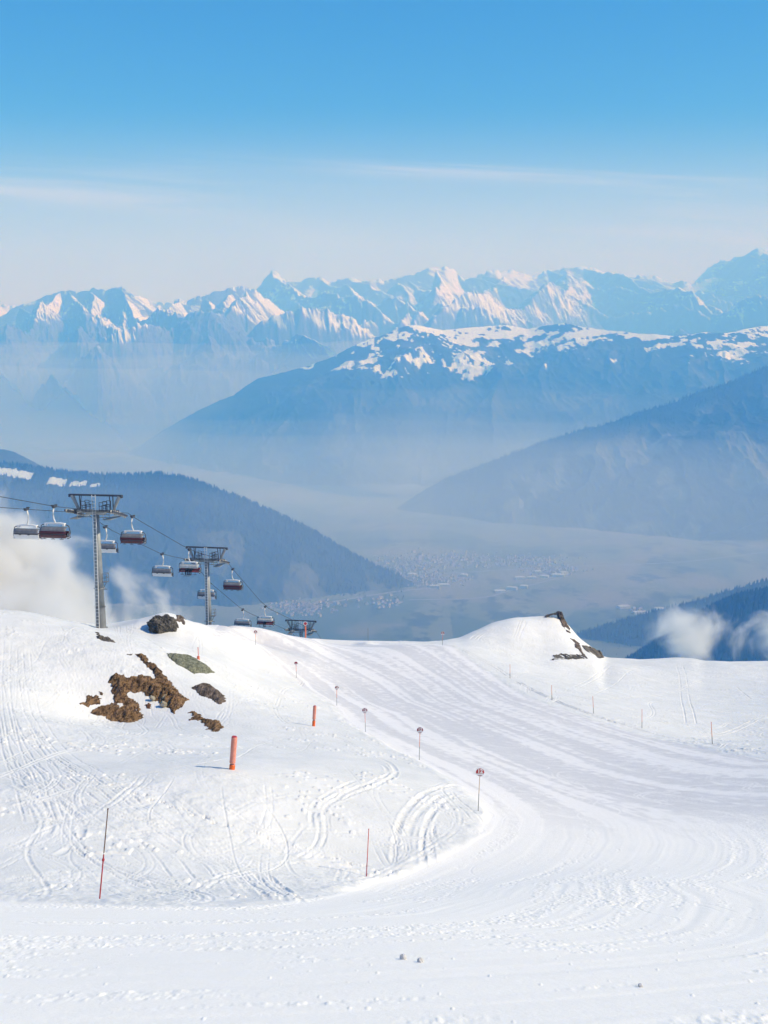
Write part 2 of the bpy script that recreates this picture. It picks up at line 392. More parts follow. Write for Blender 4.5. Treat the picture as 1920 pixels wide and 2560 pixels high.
# --- raster of ski tracks, 5 cm cells: depth of grooves, height of thrown-up edges, scraped snow
RX0, RY0, RS = -65.0, 9.0, 0.05
RW, RH = 2900, 4140
G = np.zeros((RH, RW), np.float32); S = np.zeros((RH, RW), np.float32)
def stamp(A, x, y, v, mode):
    i = ((y - RY0) / RS).astype(int); j = ((x - RX0) / RS).astype(int)
    k = (i >= 0) & (i < RH) & (j >= 0) & (j < RW)
    (np.minimum if mode == 'min' else np.maximum).at(A, (i[k], j[k]), v[k].astype(np.float32))
def track(P, offsets, half, depth, berm, wob=0.0, seed=0, A=None):
    P = resample(P, 0.05); depth, berm, half = (depth * 0.52, berm * 0.5, half * 0.8) if A is None else (depth, berm, half)
    if len(P) < 4: return
    t = np.gradient(P, axis=0); t /= np.maximum(1e-6, np.hypot(t[:, 0], t[:, 1]))[:, None]; nrm = np.stack([-t[:, 1], t[:, 0]], -1)
    s = np.arange(len(P)) * 0.05
    fade = sstep(0, 2, s) * sstep(0, 2, s[-1] - s) * (0.45 + 0.85 * vnoise(s / 2.5 + seed * 9.7, s * 0, seed))
    for o in offsets:
        for w in np.arange(-half * 1.9, half * 1.9 + 0.01, 0.045):
            q = P + nrm * (o + w)
            r = abs(w) / half
            if r <= 1: stamp(G if A is None else A, q[:, 0], q[:, 1], (-depth * (1 - r * r) if A is None else depth * (1 - r * r)) * fade, 'min' if A is None else 'max')
            elif berm > 0: stamp(G, q[:, 0], q[:, 1], berm * (1 - abs(r - 1.4) / 0.55).clip(0) * fade if np.ndim(r) else np.full(len(P), max(0, berm * (1 - abs(r - 1.4) / 0.55))) * fade, 'max')
def px_line(pts): return smooth_line([hit(*p)[:2] for p in pts])
rng = np.random.default_rng(12)
# the walker's line across the slope
fp = resample(px_line([(145,1895),(190,1930),(250,1955),(330,1978),(420,2010),(500,2040),(560,2065),(640,2085),(720,2110),(800,2140),(860,2155),(980,2185)]), 0.62)
for k, p in enumerate(fp):
    a = rng.uniform(0, 6.28, 60); r = 0.17 * np.sqrt(rng.uniform(0, 1, 60)); o = 0.14 * (1 if k % 2 else -1)
    stamp(G, p[0] + r * np.cos(a) * 1.3 + o * 0.3, p[1] + r * np.sin(a) + o, -0.13 * (1 - (r / 0.19) ** 2), 'min')
    stamp(G, p[0] + rng.normal(0, 0.3, 14), p[1] + rng.normal(0, 0.3, 14), rng.uniform(0.01, 0.06, 14), 'max')
# groomer arcs by the bend
for pts, off, h, d, b in [
    ([(985,2175),(990,2110),(1005,2050),(1040,2005),(1090,1975),(1150,1962),(1190,1968)], (0,), 0.22, 0.16, 0.09),
    ([(1015,2165),(1020,2105),(1035,2055),(1065,2020),(1110,1992),(1160,1982)], (0,), 0.2, 0.10, 0.07),
    ([(1062,2168),(1060,2110),(1068,2060),(1090,2025),(1130,1998),(1180,1990)], (0,), 0.22, 0.16, 0.08),
    ([(1085,2160),(1078,2110),(1085,2070),(1100,2045)], (0,), 0.2, 0.14, 0.06),
    ([(1110,2140),(1090,2100),(1085,2065)], (0,), 0.13, 0.10, 0.05),
    ([(1200,2060),(1170,2030),(1140,2005),(1122,1985),(1120,1970)], (-0.3, 0.3), 0.1, 0.10, 0.04),
    ([(1180,2085),(1150,2068),(1110,2050)], (0,), 0.08, 0.06, 0.03),
    ([(920,1900),(965,1915),(978,1935),(975,1945),(930,1965),(870,1985),(800,2010)], (-0.2, 0.2), 0.16, 0.09, 0.07),
    ([(940,1890),(975,1908),(990,1930),(980,1948),(950,1958)], (0,), 0.2, 0.08, 0.05),
    ([(800,2090),(795,2040),(805,2010),(850,1980),(915,1955)], (-0.3, 0.3), 0.14, 0.09, 0.06),
    ([(830,2090),(820,2050),(830,2025)], (0,), 0.14, 0.08, 0.05),
    ([(0,1690),(15,1760),(30,1830),(60,1890),(120,1960),(200,2020)], (-1.0,-0.5,0.1,0.45,1.2), 0.08, 0.09, 0.05),
    ([(30,1660),(25,1740),(45,1820),(90,1880),(190,1950),(330,2040),(480,2140),(600,2240)], (-1.5,-0.7,0.1,1.0), 0.08, 0.07, 0.04),([(60,1620),(70,1720),(110,1830),(190,1910),(320,2000),(470,2110)], (-0.6,-0.1,0.5), 0.08, 0.08, 0.04),([(10,1600),(5,1720),(20,1850),(60,1960),(90,2060)], (-0.4,0,0.6), 0.08, 0.08, 0.05),
    ([(120,1985),(180,2030),(205,2070),(190,2110),(120,2150)], (0,), 0.22, 0.10, 0.07),
    ([(60,1980),(110,2040),(100,2090),(50,2120),(0,2140)], (0,), 0.2, 0.08, 0.06),
    ([(20,1950),(90,1995),(130,2050),(110,2100)], (0,), 0.2, 0.08, 0.06),
    ([(580,2130),(630,2180),(690,2230),(720,2255)], (-0.5, 0, 0.5), 0.14, 0.09, 0.06),
    ([(480,2120),(560,2175),(620,2235)], (-0.4, 0.2), 0.14, 0.07, 0.05),
    ([(760,1700),(700,1740),(690,1780),(740,1820),(830,1840),(900,1870)], (-0.15, 0.15), 0.1, 0.08, 0.05),
    ([(350,1590),(420,1640),(440,1670)], (0,), 0.09, 0.08, 0.03),
    ([(330,1560),(320,1600),(345,1660),(400,1710),(420,1760)], (-0.15,0.15), 0.08, 0.05, 0.03),
    ([(300,1565),(300,1600),(335,1650),(385,1690)], (0,), 0.1, 0.05, 0.03),([(285,1562),(310,1610),(355,1650),(395,1700)], (-0.15,0.15), 0.07, 0.05, 0.03),
    ([(480,1570),(500,1600),(500,1640)], (-0.15,0.15), 0.09, 0.05, 0.04),([(470,1560),(520,1610),(560,1650),(570,1690)], (-0.15,0.15), 0.07, 0.05, 0.03),([(500,1572),(480,1620),(500,1670)], (0,), 0.1, 0.05, 0.03),
    ([(500,1580),(560,1640),(650,1690),(740,1740)], (-0.4,0.3), 0.12, 0.07, 0.05),
    ([(480,1572),(540,1605),(600,1625)], (0,), 0.12, 0.08, 0.05),
    ([(100,1555),(140,1590),(135,1620)], (-0.15,0.15), 0.08, 0.05, 0.03),([(150,1562),(160,1590),(145,1630)], (0,), 0.1, 0.05, 0.03),
    ([(1310,1548),(1300,1575),(1290,1600)], (-0.6,-0.2,0.4), 0.12, 0.08, 0.05),
    ([(1320,1550),(1305,1580)], (0,), 0.12, 0.08, 0.05),
    ([(1250,1560),(1200,1585),(1180,1600)], (-0.5,0.4,1.0), 0.16, 0.10, 0.08),
    ([(1700,1660),(1710,1700),(1718,1760),(1730,1810)], (-0.7,0.5), 0.13, 0.09, 0.05),
    ([(1840,1715),(1880,1750)], (0,), 0.13, 0.09, 0.04),
    ([(1840,1680),(1760,1700),(1640,1740),(1500,1750)], (-0.3,0.3), 0.13, 0.08, 0.05),
    ([(1560,1660),(1500,1685),(1440,1720)], (-0.4,0.3), 0.13, 0.08, 0.05),
    ([(1640,1660),(1560,1690),(1480,1740)], (0,), 0.13, 0.08, 0.05),
    ([(1920,1790),(1830,1830),(1740,1840)], (-0.4,0.3), 0.13, 0.08, 0.06),
    ([(1275,1700),(1340,1735),(1400,1762),(1480,1790),(1600,1826),(1700,1850),(1920,1890)], (0.5,1.0), 0.16, 0.10, 0.09),
    ([(1110,1612),(1170,1635),(1230,1668),(1275,1697)], (0.2,0.9), 0.16, 0.10, 0.09)]:
    track(px_line(pts), off, h, d, b, seed=int(rng.integers(1e6)))
def random_tracks(n, region, length, heading, seed0):
    for k in range(n):
        px, py = rng.uniform(*region[0]), rng.uniform(*region[1])
        x, y = hit(px, py)[:2]
        if not np.isfinite(x): continue
        if inside(np.array([x]), np.array([y]), POLY)[0]: continue
        a0 = rng.normal(*heading); ln = rng.uniform(*length); lam = rng.uniform(12, 36); amp = rng.uniform(0.05, 0.6); ph = rng.uniform(0, 6.3)
        s = np.arange(0, ln, 0.3); a = a0 + amp * np.sin(s * 6.28 / lam + ph) + rng.normal(0, 0.02) * s
        P = np.stack([x + np.cumsum(np.cos(a)) * 0.3, y + np.cumsum(np.sin(a)) * 0.3], -1)
        if inside(P[:, 0], P[:, 1], POLY).any(): P = P[:max(4, int(np.argmax(inside(P[:, 0], P[:, 1], POLY))))]
        hf = rng.choice([0.04, 0.05, 0.06, 0.10]); two = rng.random() < 0.7
        track(P, (-0.16, 0.16) if two else (0,), hf, rng.uniform(0.025, 0.08), rng.uniform(0.01, 0.04), seed=seed0 + k)
random_tracks(200, ((-40, 1000), (1640, 2240)), (6, 32), (-0.9, 0.9), 100)
random_tracks(170, ((0, 680), (1570, 1700)), (6, 26), (-0.5, 1.0), 500)
random_tracks(110, ((1150, 1980), (1560, 1860)), (8, 45), (-2.4, 0.8), 900)
# carved loops on the groomed piste: lighter lines of loose snow
for k in range(330):
    px = rng.uniform(700, 1990); py = rng.uniform(1620, 2230)
    x, y = hit(px, py)[:2]
    if not inside(np.array([x]), np.array([y]), POLY)[0]: continue
    a0 = rng.normal(-1.1, 0.7); ln = rng.uniform(4, 22); lam = rng.uniform(6, 16); amp = rng.uniform(0.4, 1.7); ph = rng.uniform(0, 6.3)
    s = np.arange(0, ln, 0.3); a = a0 + amp * np.sin(s * 6.28 / lam + ph)
    P = np.stack([x + np.cumsum(np.cos(a)) * 0.3, y + np.cumsum(np.sin(a)) * 0.3], -1)
    off = (-0.18, 0.18) if rng.random() < 0.4 else (0,)
    track(P, off, 0.09, rng.uniform(0.45, 1.0), 0, seed=3000 + k, A=S)
    if rng.random() < 0.6: track(P, off, 0.07, rng.uniform(0.008, 0.02), 0.012, seed=3000 + k)
def raster(A, x, y):
    u = np.clip((x - RX0) / RS, 0, RW - 2); v = np.clip((y - RY0) / RS, 0, RH - 2)
    j = u.astype(int); i = v.astype(int); fu = (u - j).astype(np.float32); fv = (v - i).astype(np.float32)
    return (A[i, j] * (1 - fu) + A[i, j + 1] * fu) * (1 - fv) + (A[i + 1, j] * (1 - fu) + A[i + 1, j + 1] * fu) * fv
def snow_fields(x, y, z0):
    """fine relief of the snow and its kind: 'hard' packed snow, greyed partly for slope shade, and 'scrape' loose snow on it"""
    inn = inside(x, y, POLY)
    dl, v = poly_dist(x, y, Lw); dr, vr = poly_dist(x, y, Rw)
    dd = np.minimum(dl, dr); sd = np.where(inn, dd, -dd) + 0.5 * (fbm(x / 2.2, y / 2.2, 5, 3) - 0.5)
    pm = sstep(-0.15, 0.35, sd)
    u = 46.0 * dl / (dl + dr + 1e-3)
    wu = u + 1.4 * (fbm(v / 14, u / 6, 41, 3) - 0.5)
    st = 0.55 * fbm(wu / 3.0, v / 75 + 3, 51, 3) + 0.3 * fbm(wu / 0.9, v / 30, 61, 2) + 0.15 * vnoise(x / 0.55, y / 0.55, 71)
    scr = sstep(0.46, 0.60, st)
    far = sstep(44, 66, y + 0.10 * x)
    # relief
    off = 1 - pm
    rough = sstep(0.38, 0.62, fbm(x / 9, y / 9, 11, 3))
    h = off * (0.30 * (fbm(x / 7.5, y / 7.5, 1, 3) - 0.5) + (0.05 + 0.10 * rough) * (fbm(x / 1.5, y / 1.5, 2, 3) - 0.5) + (0.02 + 0.05 * rough) * (fbm(x / 0.34, y / 0.34, 3, 3, 0.6) - 0.5))
    lump = sstep(0.70, 0.86, vnoise(x / 0.30, y / 0.30, 4)) * sstep(0.55, 0.68, fbm(x / 3.6, y / 2.6, 6, 3))
    h += off * 0.075 * lump
    # far crest of the hill stays smoother where the wind has swept it
    h *= 1 - 0.35 * sstep(100, 120, y)
    # groomed snow: long ribs along the way it was driven, crumbs in bands
    wn = dl + 0.9 * (fbm(v / 11, dl / 5, 43, 3) - 0.5)
    rib = fbm(wn / 0.30, v / 8, 81, 2) - 0.5
    bands = sstep(0.50, 0.62, 0.62 * fbm(wn / 0.8, v / 13, 91, 3) + 0.38 * fbm(x / 3.5, y / 2.5, 92, 3))
    crumb = (fbm(x / 0.11, y / 0.14, 95, 2) - 0.5)
    near = 1 - sstep(40, 60, y)
    h += pm * (0.02 * (0.35 + near) * rib + 0.026 * bands * crumb * (0.5 + near) + 0.06 * (fbm(wu / 5, v / 40, 97, 2) - 0.5))
    h += pm * near * (bands * 0.016 * sstep(0.66, 0.9, vnoise(x / 0.075, y / 0.09, 98)) + 0.02 * sstep(0.965, 0.995, vnoise(x / 0.10, y / 0.12, 198)))
    # the blade leaves a low bank at the edge of the piste
    bank = np.exp(-((sd + 0.45) / 0.4) ** 2)
    h += bank * (0.02 + 0.15 * (fbm(x / 0.8, y / 0.8, 99, 3) - 0.5)) * np.where(dl < dr, 1.0, 0.7)
    h -= 0.07 * sstep(-0.9, 0.9, sd)
    m0 = at(918, 1600, 173.5); h += 0.55 * np.exp(-((x - m0[0]) / 1.6) ** 2 - ((y - m0[1]) / 3.0) ** 2)      # a heap of snow on the skyline
    g = raster(G, x, y)
    h += g * (1 + 0.9 * sstep(85, 125, y))
    scrape = np.clip(np.maximum(scr, raster(S, x, y) * 1.1), 0, 1)
    hard_shade = pm * far * (1 - 0.55 * sstep(168, 182, y))  # where the far piste is greyed: hardpack plus painted shade of its cross slope
    return h, hard_shade, scrape, pm
_core = np.linspace(-0.40, 0.40, 1120)
_side = 0.40 + (np.linspace(0, 1, 46)[1:] ** 1.5) * 0.8
TT = np.r_[-_side[::-1], _core, _side]
YY = np.r_[np.linspace(-4, 9.5, 24), np.linspace(9.6, 28, 250), np.linspace(28.06, 62, 330), np.linspace(62.1, 130, 310), np.linspace(130.3, 215, 230), 215 + np.linspace(0.02, 1, 70) ** 2 * 1500]
Yg = np.repeat(YY[:, None], len(TT), 1); Xg = TT[None] * (Yg + 6)
Z0 = H(Xg, Yg)
dh, hard_shade, scrape, groomed = snow_fields(Xg, Yg, Z0)
_fade = 1 - sstep(190, 230, Yg)
def snow_material():
    n = Nodes('snow'); p = n.pos()
    offpiste_dimmed = n.mix(n.rng(n.noise(p, 0.35, 4), 0.35, 0.7), (0.715, 0.745, 0.755), (0.775, 0.80, 0.81))  # off-piste snow, colour toned down where the ground catches more sun
    shaded_ice = n.mix(n.rng(n.noise(p, 1.2, 5, 0.65), 0.3, 0.7), (0.64, 0.655, 0.69), (0.70, 0.715, 0.74))  # hardpack whose grey also paints in the shading of the tilted piste
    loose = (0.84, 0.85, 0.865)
    groomed = n.mix(n.attr('scrape'), shaded_ice, loose)
    combed_brightened = n.mix(n.rng(n.noise(p, 0.5, 4), 0.35, 0.7), (0.94, 0.94, 0.905), (0.955, 0.955, 0.92))  # groomed snow, colour lifted to offset the near slope tilting from the sun
    c = n.mix(n.attr('groomed'), offpiste_dimmed, combed_brightened)
    c = n.mix(n.attr('hard_shade'), c, groomed)
    n.base(c, 0.62, 0, 0.25)
    b1 = n.noise(p, 2.6, 5, 0.6); b2 = n.noise(p, 14.0, 3, 0.6)
    n.bump(n.math('ADD', b1, n.math('MULTIPLY', b2, 0.35)), 0.15, 0.10)
    return n.m
M['snow'] = snow_material()
slope = grid_mesh('snow_slope', Xg, Yg, Z0 + dh * _fade, M['snow'], {'hard_shade': hard_shade, 'scrape': scrape, 'groomed': groomed})
tag(slope, 'white skied snow slope with a groomed grey piste curving away over the crest', 'snow slope', kind='structure')
def ground(x, y):
    return float(H(np.array([x]), np.array([y]))[0] + snow_fields(np.array([[float(x)]]), np.array([[float(y)]]), None)[0][0, 0])

# ------------------------------------------------------------------ far country: valley floor, hills, ranges
FLOOR = -1250.0
def hill_material(name, forest_a, forest_b, meadow, rock=None, scale=0.004):
    n = Nodes(name); p = n.pos()
    f = n.mix(n.rng(n.noise(p, scale * 6, 6, 0.7), 0.32, 0.68), forest_a, forest_b)
    if rock: f = n.mix(n.rng(n.noise(p, scale * 1.3, 6, 0.65), 0.35, 0.65), f, rock)
    c = n.mix(n.attr('clear'), f, n.mix(n.rng(n.noise(p, scale * 2.5, 4), 0.3, 0.7), meadow, tuple(v * 0.7 for v in meadow)))
    sn = n.mix(n.rng(n.noise(p, scale * 9, 4), 0.2, 0.8), (0.74, 0.80, 0.87), (0.82, 0.87, 0.93))
    c = n.mix(n.attr('snow'), c, sn)
    n.base(c, 0.9, 0, 0.1)
    n.bump(n.noise(p, scale * 9, 6, 0.7), 0.5, 25.0)
    return n.m
def ridge(name, trace, D, front, back, slope0, amp, lam, mat, mask, nx=420, nt=220, jag=0.0, seed=0, label='', curve=0.0, ext=(-900, 2800), spur=1.0, tilt=0.0, lean=0.0, gain=0.54, carve=0.5, fine=0.15, spurs=None):
    T = np.array(trace, float)
    # photo columns spaced evenly in the frame, loosely outside it
    pc = np.r_[np.linspace(ext[0], T[0, 0], 40)[:-1], np.linspace(T[0, 0], T[-1, 0], nx), np.linspace(T[-1, 0], ext[1], 40)[1:]]
    py = np.interp(pc, T[:, 0], T[:, 1])
    lo, hi = pc < T[0, 0], pc > T[-1, 0]
    py[lo] += EXT[name][0] * (T[0, 0] - pc[lo]); py[hi] += EXT[name][1] * (pc[hi] - T[-1, 0])
    py += jag * (fbm(pc / 11.0, pc * 0 + seed, seed, 5, 0.62) - 0.5)
    Dc = D(pc) if callable(D) else np.full(len(pc), float(D))
    crest = at(pc, py, Dc); xc, zc = crest[:, 0], crest[:, 2]
    t = np.r_[-np.linspace(1, 0, 26)[:-1] ** 1.6 * back, np.linspace(0, 1, nt) ** 1.45 * front]
    X = np.repeat(xc[None], len(t), 0) + tilt * np.maximum(t, 0)[:, None]; Yv = Dc[None] - t[:, None]
    tp = np.maximum(t, 0)[:, None]; tn = np.maximum(-t, 0)[:, None]
    # the jagged skyline softens into broad flanks away from the crest
    lev = [0.0, 50.0, 110.0, 220.0, 440.0, 880.0, 1760.0]; zb = [zc]
    for sg in lev[1:]:
        Wt = np.exp(-0.5 * ((xc[:, None] - xc[None]) / sg) ** 2) * np.gradient(xc)[None]; zb.append((Wt @ zc) / Wt.sum(1))
    zb = np.array(zb); want = np.clip(np.abs(t) * 0.62, 0, lev[-1] - 1); k0 = np.searchsorted(lev, want, side='right') - 1
    fr = ((want - np.array(lev)[k0]) / (np.array(lev)[k0 + 1] - np.array(lev)[k0]))[:, None]
    ZC = zb[k0] * (1 - fr) + zb[k0 + 1] * fr
    Z = ZC - slope0 * tp * (1 + curve * (1 - tp / front)) - 0.7 * tn
    w = sstep(-lam * 0.05, lam * 0.7, np.abs(t))[:, None] * (0.45 + 0.55 * sstep(0, front * 0.35, np.abs(t))[:, None])
    sx = (X + lean * tp) / lam; sy = Yv / (lam * 1.25)
    wx = sx + 0.7 * (fbm(sx * 1.1, sy * 1.1, seed + 5, 4) - 0.5); wy = sy + 0.7 * (fbm(sx * 1.1 + 7, sy * 1.1, seed + 6, 4) - 0.5)
    rn = (1 - fine) * ridged(wx, wy * 0.8, seed, 4, 0.5) + fine * ridged((X + 0.9 * Z) / (lam * 0.17) + 2.0 * wx, (Yv + 0.6 * Z) / (lam * 0.21), seed + 77, 5, gain)
    if spurs:
        # buttresses run down from the skyline towards the viewer, each with a sunny and a shaded flank
        rg = np.random.default_rng(seed); pcs = []; p_ = T[0, 0] - 500
        while p_ < T[-1, 0] + 500: pcs.append(p_); p_ += rg.uniform(*spurs)
        wz = 150 * (fbm(X / 700, Yv / 700, seed + 3, 4, 0.55) - 0.5); wx2 = 330 * (fbm(X / 900, Yv / 900, seed + 4, 4, 0.55) - 0.5)
        Zs = Z - 0.10 * tp - 60 * sstep(0, 300, tp)
        for p_ in pcs:
            q = p_ + np.linspace(-16, 16, 17); zq = np.interp(q, pc, zc); k = int(np.argmax(zq)); x0 = np.interp(q[k], pc, xc); z0 = zq[k] - rg.uniform(5, 60)
            drift = rg.normal(0.35, 0.45); sl = rg.uniform(0.26, 0.46); bend = rg.normal(0, 0.35); fr_, fl_ = rg.uniform(0.62, 1.0), rg.uniform(0.75, 1.25); start = rg.choice([0.0, 0.0, rg.uniform(150, 900)])
            z0 -= start * 0.55
            xs_ = x0 + drift * tp + bend * tp * tp / 2500.0; dxx = X + wx2 - xs_
            zz = z0 - sl * np.abs(tp - start) * (1 + 0.25 * np.sin(tp / 260.0 + p_)) - np.where(dxx > 0, fr_, fl_) * np.abs(dxx) - 1.6 * np.maximum(0, start - tp)
            Zs = np.maximum(Zs, zz + wz * sstep(0, 300, tp))
        Z = Zs + amp * w * (rn - carve)
        Z = np.where(tn > 0, Z, np.minimum(Z, zc[None] * (Dc[None] - tp) / Dc[None] - 0.015 * tp))
    else:
        Z = Z + amp * spur * w * (rn - carve)
    fl = FLOOR - 15
    Z = np.maximum(Z, fl - 0.0) 
    gy, gx = np.gradient(Z); dX = np.gradient(X, axis=1); dY = np.gradient(Yv, axis=0)
    nzx = -gx / np.where(np.abs(dX) < 1e-3, 1e-3, dX); nzy = -gy / np.where(np.abs(dY) < 1e-3, -1e-3, dY)
    nz = 1 / np.sqrt(1 + nzx ** 2 + nzy ** 2)
    snow, clear = mask(np.repeat(pc[None], len(t), 0), tp + 0 * X, X, Yv, Z, zc[None] - Z, nz, nzx * nz)
    o = grid_mesh(name, X, Yv, Z, mat, {'snow': np.clip(snow, 0, 1), 'clear': np.clip(clear, 0, 1)})
    tag(o, label, None, kind='structure')
    return dict(o=o, X=X, Y=Yv, Z=Z, pc=pc, t=t, clear=clear, snow=snow)
EXT = {'back_mountain_range': (0.05, 0.0), 'left_mountain_range': (0.0, 0.8), 'middle_mountain': (0.6, -0.05), 'right_hill': (0.5, -0.5), 'left_hill': (-0.1, 0.6), 'small_hill': (-0.4, 0.5), 'near_right_hill': (0.5, -0.4), 'lower_right_hill': (0.5, -0.35), 'far_valley_hill': (0, 0)}
M['alp'] = hill_material('alpine_rock', (0.10, 0.105, 0.10), (0.17, 0.165, 0.155), (0.14, 0.13, 0.11), None, 0.003)
M['wooded'] = hill_material('wooded_hill', (0.022, 0.034, 0.030), (0.044, 0.056, 0.046), (0.21, 0.215, 0.15), None, 0.006)
def alp_mask(base, drop, more):
    def f(pc, t, X, Y, Z, dz, nz, nx):
        U = X + 0.8 * Z; V_ = Y + 0.6 * Z; s = 0.34 * fbm(U / 420, V_ / 420, 7, 5) + 0.36 * fbm(U / 120, V_ / 130, 17, 4, 0.6) + 0.30 * ridged(U / 900, V_ / 900, 8, 5)
        face = 0.26 * nx                                    # more snow on slopes turned to the right
        sn = sstep(0.43, 0.57, s + face + 0.35 * (nz - 0.66) + more - 0.42 * sstep(base, base + drop, dz))
        return sn, 0 * sn
    return f
BACK = [(-60,765),(0,762),(60,768),(300,750),(360,757),(420,755),(470,770),(560,745),(610,737),(640,727),(660,700),(670,684),(683,678),(695,684),(717,707),(745,706),(775,696),(798,690),(816,704),(840,703),(868,695),(885,694),(903,706),(949,698),(960,701),(990,697),(1018,688),(1050,679),(1076,666),(1093,671),(1119,666),(1140,678),(1160,702),(1190,690),(1220,678),(1250,678),(1284,675),(1310,684),(1330,691),(1345,688),(1359,675),(1380,678),(1411,669),(1440,670),(1463,664),(1490,671),(1510,678),(1540,683),(1568,694),(1600,690),(1625,687),(1650,694),(1672,710),(1701,701),(1730,711),(1765,700),(1793,693),(1812,680),(1828,664),(1848,645),(1863,635),(1880,626),(1897,620),(1920,626)]
ridge('back_mountain_range', BACK, lambda p: 22300 + 700 * np.sin(p / 190.0), 6000, 2500, 0.50, 360, 990, M['alp'], alp_mask(900, 700, 0.0), nx=900, nt=360, jag=14, gain=0.6, carve=0.55, fine=0.35, spurs=(28, 75), seed=27,
      label='pale snow streaked mountain range with jagged peaks along the horizon', curve=0.5, lean=-0.35)
LEFT = [(-80,812),(0,790),(40,768),(80,752),(116,740),(162,724),(180,729),(197,733),(220,727),(237,720),(252,726),(266,724),(285,722),(304,716),(318,727),(330,736),(353,759),(372,788),(392,800),(410,792),(430,775),(437,747),(452,746),(469,754),(500,740),(538,727),(570,722),(602,716),(620,719),(637,724),(671,750),(700,772),(723,791),(781,820),(839,849),(900,880)]
ridge('left_mountain_range', LEFT, lambda p: 18200 + 500 * np.sin(p / 120.0 + 1), 4000, 1200, 0.55, 330, 880, M['alp'], alp_mask(380, 380, -0.035), nx=760, nt=340, jag=13, gain=0.6, carve=0.55, fine=0.35, spurs=(30, 85), seed=63,
      label='nearer blue mountain range with snowy gullies on the left', curve=0.5, ext=(-1500, 1100), lean=-0.3)
MID = [(150,1230),(249,1170),(301,1144),(347,1115),(428,1063),(503,1022),(545,1003),(584,988),(615,965),(642,947),(675,939),(712,930),(740,922),(770,915),(800,903),(833,892),(856,879),(879,866),(900,857),(920,849),(960,837),(990,824),(1018,813),(1053,814),(1080,821),(1105,826),(1150,821),(1192,817),(1230,815),(1261,811),(1290,817),(1319,823),(1345,817),(1365,814),(1390,811),(1411,807),(1435,812),(1458,817),(1516,826),(1560,829),(1597,834),(1640,836),(1678,840),(1720,836),(1759,831),(1790,831),(1817,833),(1840,828),(1863,823),(1895,818),(1920,815)]
def mid_mask(pc, t, X, Y, Z, dz, nz, nx):
    s = 0.52 * fbm(X / 560, Y / 330, 3, 6, 0.58) + 0.30 * fbm(X / 150, Y / 110, 4, 3) + 0.18 * fbm(X / 34, Y / 60, 14, 2)
    reach = 70 + 350 * sstep(780, 1000, pc) * (1 - 0.45 * sstep(1450, 1650, pc))
    thr = 0.468 + 0.085 * sstep(0.05, 0.9, dz / reach) + 0.12 * sstep(0.8, 1.5, dz / reach) + 0.15 * sstep(1.2, 2.0, dz / reach) + 0.2 * (1 - sstep(650, 860, pc)); sn = sstep(thr - 0.012, thr + 0.012, s)
    cl = sstep(0.56, 0.64, fbm(X / 400, Y / 300, 6, 4)) * sstep(100, 300, dz) * 0.35
    return sn, cl
ridge('middle_mountain', MID, lambda p: 13000 + 400 * np.sin(p / 160.0), 3800, 900, 0.43, 320, 760, M['wooded'], mid_mask, nx=680, nt=260, jag=3.5, seed=35,
      label='long wooded mountain with patches of snow along its crest', curve=0.2)
RIGHT = [(900,1345),(1000,1265),(1060,1225),(1116,1196),(1180,1172),(1249,1147),(1330,1115),(1395,1094),(1452,1075),(1480,1070),(1510,1063),(1560,1046),(1597,1031),(1640,1020),(1683,1008),(1736,985),(1780,970),(1828,956),(1870,936),(1920,915)]
def wood_mask(lo, hi, f0):
    def f(pc, t, X, Y, Z, dz, nz, nx):
        return 0 * X, sstep(f0, f0 + 0.07, fbm(X / 260, Y / 260, 9, 4)) * sstep(lo, hi, dz) * 0.8
    return f
R_RIGHT = ridge('right_hill', RIGHT, 8500, 1500, 800, 0.55, 170, 480, M['wooded'], wood_mask(30, 200, 0.56), nx=520, nt=140, jag=4, seed=44,
      label='hazy wooded mountainside sloping down from the right to the valley')
SMALL = [(-40,1100),(0,1122),(30,1128),(60,1142),(90,1158),(130,1185)]
ridge('small_hill', SMALL, 7300, 800, 500, 0.5, 60, 300, M['wooded'], wood_mask(900, 1000, 0.6), nx=120, nt=50, jag=3, seed=45, ext=(-900, 400), label='small blue wooded hilltop at the left edge')
LEFTH = [(-60,1150),(0,1158),(60,1165),(100,1171),(170,1182),(230,1186),(280,1189),(340,1188),(400,1185),(440,1190),(480,1200),(520,1214),(560,1231),(600,1244),(640,1262),(700,1288),(760,1316),(800,1338),(830,1356),(870,1380),(900,1396),(940,1416),(980,1432),(1010,1445),(1060,1472),(1120,1500)]
def left_mask(pc, t, X, Y, Z, dz, nz, nx):
    sn = np.zeros_like(X)
    for a, b, t0, t1 in ((-60, 92, 30, 110), (132, 178, 70, 150), (186, 228, 75, 130), (236, 262, 90, 130)):
        k = t + 22 * (vnoise(pc / 5, pc * 0, 3) - 0.5) + 0.25 * (pc - a) * (1 if a > 100 else -0.3); pc = pc + 0.0
        sn = np.maximum(sn, sstep(a, a + 3, pc) * (1 - sstep(b - 3, b, pc)) * sstep(t0, t0 + 8, k) * (1 - sstep(t1 - 8, t1, k)))
    cl = sstep(0.46, 0.56, fbm(X / 210, Y / 240, 19, 5)) * (0.12 + 0.88 * sstep(420, 640, pc)) * sstep(25, 90, dz)
    return sn, cl * 0.5
R_LEFT = ridge('left_hill', LEFTH, lambda p: 6400 - 0.76 * np.clip(p, 0, 1150), 1700, 700, 0.50, 120, 420, M['wooded'], left_mask, nx=560, nt=170, jag=3, seed=52,
      label='blue wooded hill with pale meadows behind the chairlift', ext=(-900, 1500))
LOWR = [(1380,1612),(1435,1587),(1510,1566),(1582,1543),(1656,1524),(1710,1510),(1766,1495),(1840,1472),(1920,1451)]
